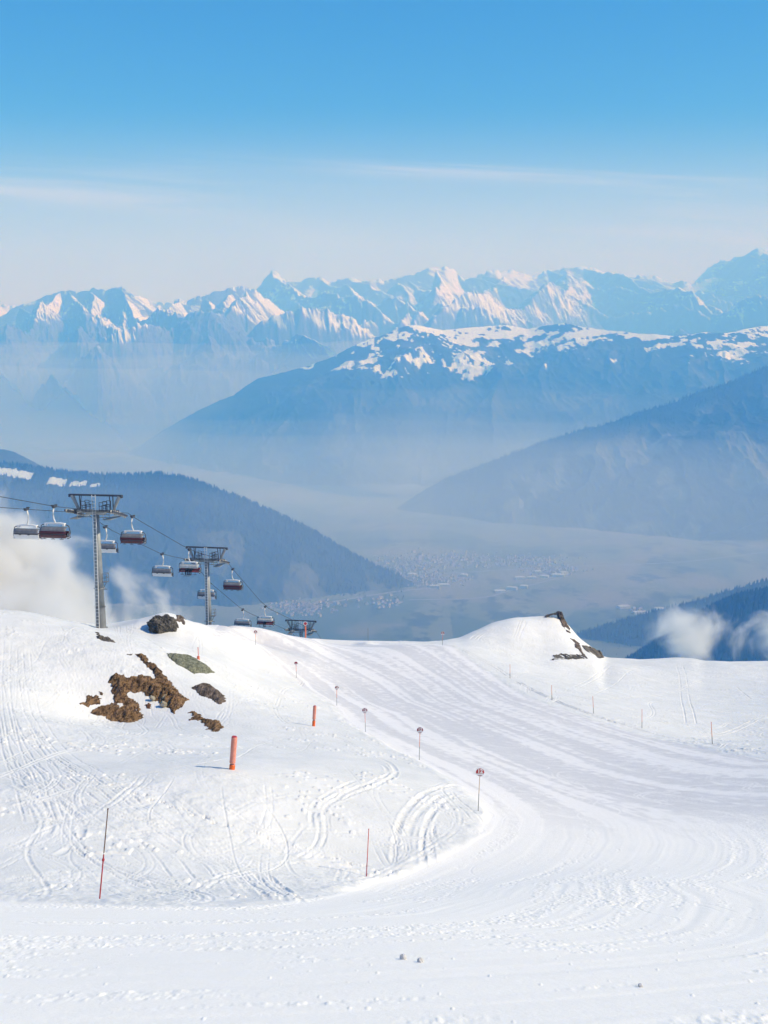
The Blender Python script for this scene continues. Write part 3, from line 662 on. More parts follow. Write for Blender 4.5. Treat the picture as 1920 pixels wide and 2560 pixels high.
R_LOW = ridge('lower_right_hill', LOWR, 4550, 900, 500, 0.55, 60, 300, M['wooded'], wood_mask(900, 1000, 0.6), nx=220, nt=90, jag=4, seed=71, ext=(1150, 2700), label='paler wooded spur behind the dark hill on the right')
NEARR = [(1500,1700),(1560,1655),(1590,1638),(1640,1606),(1693,1579),(1735,1548),(1774,1521),(1810,1506),(1847,1491),(1880,1484),(1920,1476)]
R_NEAR = ridge('near_right_hill', NEARR, 3400, 800, 500, 0.7, 50, 200, M['wooded'], wood_mask(900, 1000, 0.6), nx=240, nt=110, jag=3, seed=77, ext=(1350, 2700), label='dark blue forested hill behind the clouds on the right')

# --- woods on the hills: conifers too many to count
def wood(name, R, n, hgt, tmax, label, pmin, pmax, seed, avoid=True):
    rg = np.random.default_rng(seed)
    X, Y, Z, pc, t = R['X'], R['Y'], R['Z'], R['pc'], R['t']
    jj = np.flatnonzero((pc >= pmin) & (pc <= pmax)); ii = np.flatnonzero((t >= -60) & (t <= tmax))
    V, Fc = [], []
    k = 7; ang = np.arange(k) * 2 * np.pi / k; base = 0
    cnt = 0
    while cnt < n:
        cnt += 1
        j = rg.integers(jj[0], jj[-1]); q = rg.random() ** 1.7; i = ii[min(len(ii) - 2, int(q * (len(ii) - 1)))]
        if avoid and (R['clear'][i, j] > 0.35 or R['snow'][i, j] > 0.3): continue
        a, b = rg.random(2)
        P = np.array([A[i, j] * (1 - a) * (1 - b) + A[i, j + 1] * a * (1 - b) + A[i + 1, j] * (1 - a) * b + A[i + 1, j + 1] * a * b for A in (X, Y, Z)])
        h = hgt * rg.uniform(0.55, 1.25); r = h * rg.uniform(0.16, 0.24)
        for z0, z1, rr in ((0.06, 0.62, 1.0), (0.4, 1.0, 0.68)):
            ring = np.stack([P[0] + np.cos(ang) * r * rr * rg.uniform(0.75, 1.2, k), P[1] + np.sin(ang) * r * rr * rg.uniform(0.75, 1.2, k), P[2] + h * (z0 + 0.05 * rg.uniform(-1, 1, k)) - 1.0], -1)
            V.append(np.vstack([ring, [P[0], P[1], P[2] + h * z1]]))
            Fc += [(base + m, base + (m + 1) % k, base + k) for m in range(k)]; base += k + 1
    me = bpy.data.meshes.new(name); me.from_pydata(np.vstack(V).tolist(), [], Fc); me.materials.append(M['conifer'])
    tag(link(name, me), label, 'woodland', kind='stuff')
def conifer_mat():
    n = Nodes('conifer'); return n.base(n.mix(n.rng(n.noise(n.pos(), 0.03, 3), 0.3, 0.7), (0.020, 0.034, 0.028), (0.046, 0.060, 0.044)), 0.9, 0, 0.1)
M['conifer'] = conifer_mat()
wood('conifer_wood', R_LEFT, 5200, 24, 420, 'dark conifer wood along the crest of the hill behind the chairlift', -200, 1010, 1)
wood('conifer_wood', R_NEAR, 3200, 19, 500, 'dark conifer wood on the dark hill behind the clouds on the right', 1560, 2100, 2)
wood('conifer_wood', R_LOW, 1300, 18, 420, 'conifer wood on the paler spur at the right', 1430, 2100, 3)
wood('conifer_wood', R_RIGHT, 1500, 26, 200, 'conifer wood along the hazy mountainside sloping down from the right', 1100, 2000, 4)

# --- valley floor with its fields
def valley_material():
    n = Nodes('valley_fields'); p = n.pos()
    v = n.new('ShaderNodeTexVoronoi', feature='F1'); n.put(v, 'Vector', n.scale(n.new('ShaderNodeMapping').outputs[0] if False else p, (0.0030, 0.0016, 0.0))); n.put(v, 'Scale', 1.0)
    sepc = n.new('ShaderNodeSeparateColor'); n.L.new(v.outputs['Color'], sepc.inputs[0])
    c = n.mix(sepc.outputs[0], (0.095, 0.125, 0.080), (0.19, 0.205, 0.14))
    c = n.mix(n.rng(n.noise(p, 0.0011, 5, 0.6), 0.48, 0.60), c, (0.21, 0.20, 0.155))
    wood_ = n.math('MULTIPLY', n.rng(n.noise(n.scale(p, (1, 0.6, 1)), 0.006, 5, 0.7), 0.54, 0.60), n.rng(n.noise(p, 0.0012, 3), 0.40, 0.56))
    c = n.mix(n.math('MULTIPLY', wood_, 0.75), c, (0.035, 0.05, 0.040))
    return n.base(c, 0.9, 0, 0.1)
M['valley'] = valley_material()
xs = np.linspace(-16000, 16000, 60); ys = np.linspace(500, 27000, 60)
VX, VY = np.meshgrid(xs, ys)
tag(grid_mesh('valley_floor', VX, VY, 0 * VX + FLOOR, M['valley']), 'hazy flat valley floor of fields beneath the mountains', None, kind='structure')
def floor_pt(px, py):
    x, y, z = ray(px, py); s = FLOOR / z; return np.array([x * s, y * s, FLOOR])
M['road'] = paint('valley_road', (0.22, 0.22, 0.21), 0.8)
def road(pts, w):
    P = smooth_line([floor_pt(*p)[:2] for p in pts], 8); t = np.gradient(P, axis=0); t /= np.hypot(t[:, 0], t[:, 1])[:, None]
    n = np.stack([-t[:, 1], t[:, 0]], -1); A = np.stack([P + n * w / 2, P - n * w / 2], 1)
    o = grid_mesh('road', A[..., 0], A[..., 1], np.full(A.shape[:2], FLOOR + 1.0), M['road']); tag(o, None, None, kind='structure')
road([(700,1530),(860,1500),(1000,1478),(1100,1470)], 26); road([(1000,1440),(1180,1430),(1400,1418),(1700,1405),(1920,1380)], 22)
road([(1430,1590),(1560,1570),(1700,1530)], 40); road([(1020,1500),(1200,1495),(1290,1472),(1420,1440)], 18)

# --- the far town: one building each for what can be counted
M['house_wall'] = paint('house_wall', (0.38, 0.37, 0.35), 0.8); M['house_roof'] = paint('house_roof', (0.20, 0.18, 0.17), 0.8)
M['hall_wall'] = paint('hall_wall', (0.45, 0.45, 0.45), 0.7); M['ochre_wall'] = paint('ochre_wall', (0.5, 0.40, 0.28), 0.8)
def house_mesh(wm, rm, flat):
    bm = bmesh.new(); a, b, h = 0.5, 0.5, 0.5
    o = [(-a, 0), (a, 0), (a, h), (0, h + (0.06 if flat else 0.38)), (-a, h)]
    f0 = [bm.verts.new((x, -b, z)) for x, z in o]; f1 = [bm.verts.new((x, b, z)) for x, z in o]
    bm.faces.new(f0); bm.faces.new(f1[::-1])
    for i in range(5):
        f = bm.faces.new((f0[i], f1[i], f1[(i + 1) % 5], f0[(i + 1) % 5])); f.material_index = 1 if i in (2, 3) else 0
    bmesh.ops.recalc_face_normals(bm, faces=bm.faces[:])
    me = bpy.data.meshes.new('house'); bm.to_mesh(me); bm.free(); me.materials.append(wm); me.materials.append(rm); return me
HM = [house_mesh(M['house_wall'], M['house_roof'], False), house_mesh(M['ochre_wall'], M['house_roof'], False), house_mesh(M['hall_wall'], M['hall_wall'], True)]
rt = np.random.default_rng(5)
CL = [(1000, 1420, 80, 16, 64), (1120, 1398, 90, 11, 70), (1060, 1450, 70, 9, 26), (1290, 1402, 80, 9, 30), (1380, 1425, 40, 6, 14), (760, 1518, 50, 9, 40), (950, 1505, 60, 10, 30), (1600, 1525, 50, 6, 10)]
HALLS = [(1300,1448,55),(1330,1446,50),(1362,1443,45),(1395,1441,70),(1410,1436,45),(1345,1432,40),(1250,1480,60),(1280,1474,55),(1310,1470,40),(1030,1440,46),(1110,1464,60),(1085,1468,50),(1160,1440,40),(1560,1520,60),(1600,1534,70),(1650,1526,50)]
for px, py, w in HALLS:
    p = floor_pt(px, py); o = link('warehouse', HM[2]); o.location = p; o.scale = (w, rt.uniform(25, 40), rt.uniform(18, 30)); o.rotation_euler.z = rt.uniform(-0.4, 0.4)
    tag(o, 'tiny white flat roofed hall among the houses of the hazy valley town', 'building', 'white halls of the far valley town')
for cx, cy, sx, sy, n in CL:
    for k in range(n):
        p = floor_pt(cx + rt.normal(0, sx * 0.55), cy + rt.normal(0, sy * 0.75)); w = rt.uniform(10, 19)
        och = rt.random() < 0.25
        o = link('house', HM[1 if och else 0]); o.location = p; o.scale = (w, w * rt.uniform(0.9, 1.5), w * rt.uniform(0.8, 1.2)); o.rotation_euler.z = rt.uniform(-1.5, 1.5)
        if och: tag(o, 'tiny ochre house with a dark roof in the hazy valley town', 'house', 'ochre houses of the far valley town')
        else: tag(o, 'tiny pale house with a dark roof in the hazy valley town', 'house', 'pale houses of the far valley town')
# the rest of the town, too many and too small to count
bm_v, bm_f, nb = [], [], 0
for k in range(1100):
    cx, cy, sx, sy, _n = CL[rt.integers(0, 6)]; p = floor_pt(cx + rt.normal(0, sx * 0.8), cy + rt.normal(0, sy * 0.9)); w = rt.uniform(7, 13); l_ = w * rt.uniform(0.8, 1.6); hh = w * rt.uniform(0.5, 0.8); a = rt.uniform(0, 3.14)
    c_, s_ = math.cos(a), math.sin(a)
    loc = [(-w / 2, -l_ / 2, 0), (w / 2, -l_ / 2, 0), (w / 2, l_ / 2, 0), (-w / 2, l_ / 2, 0), (-w / 2, -l_ / 2, hh), (w / 2, -l_ / 2, hh), (w / 2, l_ / 2, hh), (-w / 2, l_ / 2, hh), (0, -l_ / 2, hh * 1.6), (0, l_ / 2, hh * 1.6)]
    bm_v += [(p[0] + x * c_ - y * s_, p[1] + x * s_ + y * c_, FLOOR + z) for x, y, z in loc]
    bm_f += [tuple(nb + i for i in q) for q in ((0, 1, 5, 8, 4), (2, 3, 7, 9, 6), (1, 2, 6, 5), (3, 0, 4, 7), (5, 6, 9, 8), (7, 4, 8, 9))]; nb += 10
me = bpy.data.meshes.new('town_houses'); me.from_pydata(bm_v, [], bm_f); me.materials.append(M['house_wall']); me.materials.append(M['house_roof'])
me.polygons.foreach_set('material_index', np.tile([0, 0, 0, 0, 1, 1], 1100).astype(np.int32))
tag(link('town_houses', me), 'crowd of tiny houses filling the hazy far valley town', 'town', kind='stuff')

# ------------------------------------------------------------------ chairlift
LDX, LDY = 0.172, 0.985                                    # the way the line runs, away from the viewer
YAW = math.atan2(-LDX, LDY)                                # rotation that turns local y along the line
def line_x(y): return np.interp(y, [0, 105, 121, 124, 157, 212, 300], [-54.5, -36.18, -33.85, -32.9, -27.2, -17.4, -1.0])
def make_tower(y, top_z, label):
    x = float(line_x(y)); gz = ground(x, y) - 0.3; Hh = top_z - gz
    t = empty('lift_tower', (x, y, gz), YAW); tag(t, label, 'lift tower', 'chairlift towers')
    h = Hh - 2.1                                           # height of the cross arm
    f = MB(); f.tube([(0, 0, -1.5), (0, 0, 0.35)], [0.80, 0.80], 20); f.tube([(0, 0, 0.35), (0, 0, h * 0.2)], [0.62, 0.57], 24); f.tube([(0, 0, h * 0.2), (0, 0, h * 0.2 + 0.06)], 0.64, 20)
    f.build('foot_section', M['mid_galv'], t, False)
    c = MB(); c.tube([(0, 0, h * 0.2 + 0.06), (0, 0, h * 0.62), (0, 0, h)], [0.53, 0.43, 0.33], 24, True)
    c.tube([(0, 0, h * 0.36), (0, 0, h * 0.36 + 0.06)], 0.66, 16)
    c.build('column', M['galv'], t, True)
    l = MB()
    for s in (-0.21, 0.21): l.tube([(0.02 + s, -0.95, 0.2), (0.02 + s, -0.62, h * 0.9), (0.02 + s, -0.62, Hh + 0.02)], 0.045, 5)
    k = 0
    while 0.3 + k * 0.42 < Hh:
        z = 0.3 + k * 0.42; yy = -0.95 + 0.33 * min(1, z / (h * 0.9)); l.bar((-0.19, yy, z), (0.23, yy, z), 0.03, 4); k += 1
    l.build('ladder', M['galv_light'], t)
    p = MB()                                                # rest platform half way up
    z = h * 0.42
    p.box((0.85, -0.1, z), (0.6, 0.7, 0.06))
    for a, b in (((0.6, -0.4), (1.12, -0.4)), ((1.12, -0.4), (1.12, 0.25)), ((0.6, 0.25), (1.12, 0.25))):
        for dz in (0.5, 1.0): p.bar((a[0], a[1], z + dz), (b[0], b[1], z + dz), 0.03, 5)
    for q in ((0.6, -0.4), (1.12, -0.4), (1.12, 0.25)): p.bar((q[0], q[1], z), (q[0], q[1], z + 1.0), 0.03, 5)
    p.bar((0.5, -0.1, z - 0.9), (1.0, -0.1, z - 0.05), 0.04, 5); p.bar((0.45, -0.1, z - 0.9), (1.05, -0.1, z - 0.9), 0.04, 5)
    p.build('rest_platform', M['mid_steel'], t)
    a = MB(); a.box((0, 0, h + 0.1), (5.3, 0.5, 0.34), bevel=0.03); a.box((0, 0, h - 0.12), (2.0, 0.55, 0.3), taper=1.5, bevel=0.02)
    a.build('cross_arm', M['galv'], t)
    g = MB(); g.box((0, 0, Hh - 0.1), (6.6, 0.36, 0.2), bevel=0.02)
    for s in (-1, 1): g.box((s * 3.25, 0, Hh - 0.2), (0.16, 0.42, 0.34))
    g.build('gantry_beam', M['dark_steel'], t)
    for s in (-1, 1):
        b = MB(); b.tube([(s * 2.15, 0.0, h + 0.2), (s * 2.95, 0.0, Hh - 0.15)], [0.17, 0.24], 8)
        b.build('strut', M['galv'], t)
        b = MB(); b.bar((s * 1.95, -0.2, h + 0.2), (s * 1.75, -0.1, Hh - 0.15), 0.06, 6); b.bar((s * 2.05, 0.2, h + 0.2), (s * 2.1, 0.1, Hh - 0.15), 0.06, 6)
        b.build('brace', M['dark_steel'], t)
        r = MB()                                            # hand rails on the arm
        for x0, x1, hh in ((0.62, 1.1, 0.95), (1.1, 1.62, 1.05), (0.95, 1.45, 0.6)):
            for yy in (-0.5, 0.5):
                for xx in (x0, x1): r.bar((s * xx, yy, h + 0.1), (s * xx, yy, h + 0.25 + hh), 0.035, 5)
                for kk in (0.55, 1.0): r.bar((s * x0, yy, h + 0.25 + hh * kk), (s * x1, yy, h + 0.25 + hh * kk), 0.035, 5)
        for xx in (0.62, 1.62): r.bar((s * xx, -0.5, h + 0.25), (s * xx, 0.5, h + 0.25), 0.035, 5)
        r.bar((s * 0.62, -0.5, h + 0.29), (s * 1.62, -0.5, h + 0.29), 0.035, 5)
        r.build('railing', M['dark_steel'], t)
        w = MB(); w.box((s * 2.05, 0, h - 0.62), (1.0, 3.4, 0.06)); 
        for yy in (-1.6, 0, 1.6): w.bar((s * 1.6, yy, h - 0.6), (s * 1.6, yy, h + 0.15), 0.035, 5)
        w.bar((s * 1.6, -1.6, h + 0.1), (s * 1.6, 1.6, h + 0.1), 0.035, 5); w.bar((s * 0.35, 0, h - 0.62), (s * 2.4, 0, h - 0.62), 0.05, 5); w.bar((s * 0.35, 0, h - 0.3), (s * 1.6, 0, h - 0.3), 0.04, 5)
        w.build('work_platform', M['galv'], t)
        sh = MB()                                           # the battery of sheaves the rope runs over
        sh.box((s * 2.55, 0, h - 0.12), (0.1, 4.2, 0.22), rot=(-0.27, 0, 0)); sh.box((s * 2.95, 0, h - 0.12), (0.1, 4.2, 0.22), rot=(-0.27, 0, 0)); sh.box((s * 2.55, 0, h + 0.02), (0.5, 0.5, 0.5), bevel=0.04)
        sb = sh.build('sheave_battery', M['dark_steel'], t)
        for q in range(8):
            yy = -1.9 + q * 0.54; zz = h - 0.04 - yy * (0.2 if yy < 0 else 0.36)
            w = MB(); w.tube([(s * 2.68, yy, zz), (s * 2.71, yy, zz), (s * 2.79, yy, zz), (s * 2.82, yy, zz)], [0.17, 0.235, 0.235, 0.17], 14); w.tube([(s * 2.6, yy, zz), (s * 2.9, yy, zz)], 0.06, 8)
            w.build('sheave', M['wheel'], sb)
    return t
make_tower(121.0, -16.05, 'tall grey lift tower with a long ladder, nearest and leftmost of the three')
make_tower(157.0, -28.95, 'middle lift tower rising from behind the snow crest')
make_tower(212.0, -54.70, 'furthest lift tower with only its crossbar above the snow crest')
def rope_z(side, y):
    # heights of the two strands, read where the grips and sheaves stand
    if side > 0: ys, zs = [20, 60, 95, 105, 119, 123, 124, 142.5, 155.5, 158.5, 161, 178, 210, 214, 260], [9, -4.0, -12.75, -15.1, -17.85, -18.5, -19.1, -26.6, -30.55, -31.5, -33.2, -43.4, -56.0, -57.6, -88]
    else: ys, zs = [20, 60, 95, 104, 109.5, 119, 123, 128, 146, 155.5, 158.5, 160.5, 164, 182, 210, 214, 260], [5, -6.5, -13.4, -15.2, -16.2, -17.9, -18.6, -21.2, -28.1, -30.7, -31.6, -33.2, -35.7, -45.2, -56.3, -57.8, -88]
    return float(np.interp(y, ys, zs))
def rope_pt(side, y):
    x = float(line_x(y)); return Vector((x + side * 2.74 * LDY, y - side * 2.74 * LDX, rope_z(side, y)))
for side, lab in ((1, 'dark haul rope along the right side of the lift, carrying the maroon chairs'), (-1, 'dark haul rope along the left side of the lift, carrying the white backed chairs')):
    r = MB(); r.tube([rope_pt(side, y) for y in np.r_[20:260:49j, 119, 121, 123, 155.5, 157, 158.5, 210, 212, 214][np.argsort(np.r_[20:260:49j, 119, 121, 123, 155.5, 157, 158.5, 210, 212, 214])]], 0.034, 6)
    tag(r.build('haul_rope', M['rope']), lab, 'lift cable', 'haul ropes of the chairlift')
def make_chair(kind):
    t = empty('chairlift_chair', (0, 0, 0))
    g = MB(); g.box((0, 0, -0.02), (0.30, 0.62, 0.22), bevel=0.03); g.tube([(0.0, -0.42, 0.02), (0.0, 0.42, 0.02)], [0.12, 0.08], 8); g.box((0, 0.36, 0.12), (0.34, 0.22, 0.16), bevel=0.03); g.box((0, -0.34, 0.09), (0.3, 0.2, 0.14), bevel=0.03)
    g.build('grip', M['dark_steel'], t)
    hg = MB(); hg.tube([(0.06, 0, -0.1), (0.16, 0, -0.5), (0.18, 0.02, -0.95), (0.12, 0.04, -1.3), (0.0, 0.05, -1.55), (0, 0.05, -1.72)], [0.085, 0.085, 0.085, 0.085, 0.09, 0.12], 8)
    hg.build('hanger', M['galv_light'], t, True)
    tb = MB(); tb.prism([(-1.12, -1.92), (-1.12, -1.72), (-0.6, -1.66), (0.6, -1.66), (1.12, -1.72), (1.12, -1.92), (0.9, -1.80), (-0.9, -1.80)], -0.14, 0.24)
    for s in (-1, 1): tb.box((s * 1.06, 0.05, -1.85), (0.22, 0.44, 0.3), bevel=0.03)
    tb.build('top_beam', M['white_paint'], t)
    for s in (-1, 1):
        f = MB(); f.tube([(s * 1.1, 0.05, -1.86), (s * 1.45, 0.05, -1.9), (s * 1.62, 0.05, -2.02), (s * 1.66, 0.0, -2.35), (s * 1.68, -0.12, -2.8), (s * 1.66, -0.1, -3.15), (s * 1.6, 0.3, -3.22), (s * 1.58, 0.5, -3.2)], 0.05, 7)
        f.build('side_frame', M['dark_steel'], t, True)
        a = MB(); a.box((s * 1.54, 0.12, -2.9), (0.07, 0.62, 0.4), bevel=0.03); a.build('side_panel', M['dark_steel'], t)
    # seat: y forward is the way the riders face
    b = MB(); b.ribbon([(-0.34, -2.60), (-0.30, -2.80), (-0.22, -3.04), (-0.12, -3.18)], -1.52, 1.52, -0.07, 6); b.build('seat_shell', M['white_paint'], t, False)
    b = MB(); b.ribbon([(-0.20, -2.54), (-0.14, -2.75), (-0.07, -2.99)], -1.48, 1.48, 0.08, 6); b.build('backrest', M['red_seat'] if kind == 'open' else M['maroon_low'], t)
    b = MB(); b.box((0, 0.18, -3.06), (3.0, 0.55, 0.12), rot=(0.06, 0, 0), bevel=0.03)
    for q in range(1, 6): b.box((-1.5 + q * 0.5, 0.18, -2.995), (0.03, 0.5, 0.03))
    b.build('seat', M['red_seat'] if kind == 'open' else M['maroon_low'], t)
    if kind == 'white':                                     # seen from behind: smoked hood folded up over white seat shell
        b = MB(); b.ribbon([(0.18, -2.10), (-0.16, -2.11), (-0.36, -2.20), (-0.46, -2.38), (-0.46, -2.60)], -1.5, 1.5, 0.035, 10); b.build('hood', M['hood'], t, True)
        b = MB(); b.bar((-1.5, -0.46, -2.64), (1.5, -0.46, -2.64), 0.045, 6)
        for q in (-0.7, 0.35): b.box((q, -0.46, -2.68), (0.22, 0.1, 0.12))
        b.build('hood_bar', M['dark_steel'], t)
    elif kind == 'maroon':
        b = MB(); b.ribbon([(-0.2, -2.12), (0.2, -2.12), (0.5, -2.2), (0.66, -2.36), (0.7, -2.46)], -1.5, 1.5, 0.035, 10); b.build('hood', M['hood'], t, True)
        b = MB(); b.ribbon([(0.70, -2.46), (0.72, -2.60), (0.70, -2.74)], -1.52, 1.52, 0.035, 10); b.build('visor', M['maroon'], t, True)
        b = MB(); b.ribbon([(0.70, -2.76), (0.66, -2.95), (0.55, -3.16)], -1.48, 1.48, 0.035, 10); b.build('visor_skirt', M['maroon_low'], t, True)
        b = MB()
        for q in (-1.0, 0, 1.0): b.bar((q, 0.74, -2.76), (q, 0.6, -3.24), 0.03, 5); b.bar((q - 0.22, 0.62, -3.26), (q + 0.22, 0.62, -3.26), 0.035, 5)
        b.bar((-1.5, 0.75, -2.76), (1.5, 0.75, -2.76), 0.035, 6)
        b.build('footrest', M['dark_steel'], t)
    else:
        b = MB(); b.ribbon([(-0.2, -2.08), (0.15, -2.06), (0.45, -2.1), (0.62, -2.26), (0.64, -2.5)], -1.5, 1.5, 0.03, 10); b.build('hood', M['clear'], t, True)
        b = MB(); b.bar((-1.5, 0.62, -2.7), (1.5, 0.62, -2.7), 0.035, 6)
        for q in (-1.0, 0, 1.0): b.bar((q, 0.64, -2.7), (q, 0.62, -3.4), 0.03, 5); b.bar((q - 0.25, 0.62, -3.4), (q + 0.25, 0.62, -3.4), 0.035, 5)
        b.build('footrest', M['dark_steel'], t)
    return t
KINDS_OF_CHAIR = {k: make_chair(k) for k in ('white', 'maroon', 'open')}
_used = set(); CHAIR = {}
def place_chair(kind, side, y, label, key):
    src = KINDS_OF_CHAIR[kind]
    o = src if kind not in _used else copy_tree(src); _used.add(kind)
    o.location = rope_pt(side, y); o.scale = (0.94, 0.94, 1.0); o.rotation_euler = (0, 0, YAW + (math.pi if side > 0 else 0))
    tag(o, label, 'lift chair', 'chairs hanging on the chairlift'); CHAIR[key] = o
place_chair('maroon', 1, 105, 'maroon fronted chair with grey hood hanging just left of the tallest tower', 'r1')
place_chair('maroon', 1, 124, 'maroon fronted chair hanging right of the tallest tower, beyond its crossbar', 'r2')
place_chair('open', 1, 142.5, 'red seated chair with a raised pale bubble in front of the middle tower crossbar', 'r3')
place_chair('maroon', 1, 161, 'maroon fronted chair hanging just right of the middle tower', 'r4')
place_chair('open', 1, 178, 'red seated chair with a pale bubble low over the crest beside the furthest tower', 'r5')
place_chair('white', -1, 109.5, 'white backed chair at the left edge, hanging in front of the cloud', 'l1')
place_chair('white', -1, 128, 'white backed chair partly hidden behind the column of the tallest tower', 'l2')
place_chair('white', -1, 146, 'white backed chair hanging midway between the tallest and the middle tower', 'l3')
place_chair('white', -1, 164, 'white backed chair partly hidden behind the column of the middle tower', 'l4')
place_chair('white', -1, 182, 'grey hooded chair half sunk behind the snow crest', 'l5')
# riders: one continuous body each, grown over a skeleton
def skinned(name, nodes, edges, mat, parent):
    me = bpy.data.meshes.new(name); me.from_pydata([n[0] for n in nodes], edges, [])
    o = link(name, me, parent); md = o.modifiers.new('skin', 'SKIN'); md.use_smooth_shade = True
    for i, n in enumerate(nodes):
        r = n[1]; me.skin_vertices[0].data[i].radius = (r, r) if not isinstance(r, tuple) else r; me.skin_vertices[0].data[i].use_root = (i == 0)
    o.modifiers.new('sub', 'SUBSURF').levels = 1
    dg = bpy.context.evaluated_depsgraph_get(); m2 = bpy.data.meshes.new_from_object(o.evaluated_get(dg)); o.modifiers.clear(); o.data = m2; m2.materials.append(mat)
    return o
def rider(chair, lx, label):
    n = [((0, 0, 0.12), (0.17, 0.13)), ((0, -0.03, 0.32), (0.16, 0.12)), ((0, -0.02, 0.52), (0.18, 0.12)), ((0, 0.01, 0.64), (0.07, 0.07)), ((0, 0.03, 0.78), (0.105, 0.12)), ((0, 0.03, 0.88), (0.07, 0.08))]
    e = [(0, 1), (1, 2), (2, 3), (3, 4), (4, 5)]
    for s in (-1, 1):
        b = len(n); n += [((s * 0.21, 0, 0.54), 0.075), ((s * 0.27, 0.12, 0.30), 0.058), ((s * 0.16, 0.36, 0.24), 0.046), ((s * 0.12, 0.44, 0.25), 0.05)]; e += [(2, b), (b, b + 1), (b + 1, b + 2), (b + 2, b + 3)]
        b = len(n); n += [((s * 0.10, 0.05, 0.09), 0.10), ((s * 0.13, 0.45, 0.10), 0.085), ((s * 0.13, 0.50, -0.30), 0.07), ((s * 0.13, 0.50, -0.36), 0.075), ((s * 0.13, 0.62, -0.40), 0.055)]; e += [(0, b), (b, b + 1), (b + 1, b + 2), (b + 2, b + 3), (b + 3, b + 4)]
    o = skinned('person', n, e, M['suit_dark'], None)
    R = Matrix.Rotation(chair.rotation_euler.z, 4, 'Z'); o.location = chair.location + (R @ Vector((lx, 0.08, -3.02))); o.rotation_euler = chair.rotation_euler
    h = MB(); bmesh.ops.create_uvsphere(h.bm, u_segments=14, v_segments=8, radius=0.135, matrix=Matrix.Translation((0, 0.02, 0.85))); h.build('helmet', M['helmet'], o, True)
    for s in (-1, 1):
        k = MB(); k.box((s * 0.13, 0.62, -0.47), (0.09, 1.65, 0.03), rot=(0.05, 0, 0)); k.build('ski', M['ski'], o)
    tag(o, label, 'person', 'skiers riding up the chairlift')
rider(CHAIR['r3'], -0.20, 'dark clad skier in the red chair before the middle tower, by the seat middle')
rider(CHAIR['r3'], 0.32, 'dark clad skier in the red chair before the middle tower, by the seat end')
rider(CHAIR['r5'], 0.1, 'skier in dark clothes and helmet alone in the chair low over the crest')

# ------------------------------------------------------------------ piste signs, poles, padded posts
def disc(c, r, z0, z1, name, mat, parent, y0, y1):
    """slice of a round plate between the heights z0 and z1"""
    n = 28; a0 = math.asin(max(-1, min(1, z0 / r))); a1 = math.asin(max(-1, min(1, z1 / r)))
    right = [(r * math.cos(a), r * math.sin(a)) for a in np.linspace(a0, a1, n)]
    pts = right + [(-x, z) for x, z in right[::-1]]
    clean = []
    for p in pts:
        if not clean or math.hypot(p[0] - clean[-1][0], p[1] - clean[-1][1]) > 1e-4: clean.append(p)
    if math.hypot(clean[0][0] - clean[-1][0], clean[0][1] - clean[-1][1]) < 1e-4: clean.pop()
    m = MB(); m.prism([(c[0] + x, c[2] + z) for x, z in clean], y0, y1); return m.build(name, mat, parent)
def number_mesh(text):
    cu = bpy.data.curves.new('number', 'FONT'); cu.body = text; cu.size = 0.27; cu.align_x = 'CENTER'; cu.align_y = 'CENTER'; cu.offset = 0.012; cu.extrude = 0.004
    o = bpy.data.objects.new('number', cu); COL.objects.link(o); dg = bpy.context.evaluated_depsgraph_get()
    me = bpy.data.meshes.new_from_object(o.evaluated_get(dg)); bpy.data.objects.remove(o); bpy.data.curves.remove(cu); me.materials.append(M['sign_white']); return me
NUM12 = number_mesh('12')
def pole_frame(base_px, top_px, d=None):
    b = hit(*base_px); top = at(top_px[0], top_px[1], b[1]); return b, top
def make_sign(base_px, mid_px, disc_px, label, style):
    """mid_px: centre of the plate; disc_px: its width in the photograph"""
    b, c = pole_frame(base_px, mid_px); gz = ground(b[0], b[1]) - 0.02; r = disc_px / 2 / F * b[1] * 1.0
    o = empty('piste_marker', (b[0], b[1], gz)); tag(o, label, 'piste sign', 'round piste markers on thin poles')
    dx, h = c[0] - b[0], c[2] - gz
    pole = MB(); pole.tube([(0, 0, -0.4), (dx * 0.45, 0, h * 0.45)], 0.020 if b[1] < 100 else 0.027, 7); pole.build('lower_pole', M['pole_grey'], o)
    pole = MB(); pole.tube([(dx * 0.45, 0, h * 0.45), (dx, 0, h)], 0.020 if b[1] < 100 else 0.027, 7); pole.build('upper_pole', M['pole_tan'] if style == 'first' else M['pole_orange'], o)
    cc = (dx, 0, h)
    rim = disc(cc, r, -r, r, 'plate', M['sign_white'], o, -0.045, -0.025)
    red = M['sign_red'] if style == 'first' else M['sign_maroon']
    r2 = r * 0.90
    disc(cc, r2, -r2 * 0.28, r2, 'red_field', red, o, -0.049, -0.0449)
    disc(cc, r2, -r2, -r2 * 0.80, 'lower_band', M['sign_maroon'], o, -0.049, -0.0449)
    if style in ('first', 'number'):
        nm = link('number', NUM12, o); nm.location = (dx + 0.0, -0.054, h + r2 * 0.30); nm.rotation_euler = (math.pi / 2, 0, 0); k = r / 0.225; nm.scale = (k, k, k)
    elif style == 'arrow':
        m = MB(); m.prism([(dx - r2 * 0.55, h + r2 * 0.3), (dx - r2 * 0.1, h + r2 * 0.75), (dx - r2 * 0.1, h + r2 * 0.45), (dx + r2 * 0.5, h + r2 * 0.45), (dx + r2 * 0.5, h + r2 * 0.12), (dx - r2 * 0.1, h + r2 * 0.12), (dx - r2 * 0.1, h - r2 * 0.18)], -0.053, -0.0485); m.build('arrow', M['sign_white'], o)
    return o
make_sign((1195, 2031), (1200, 1930), 23.5, 'largest red round sign with a clear white 12, at the bend of the piste', 'first')
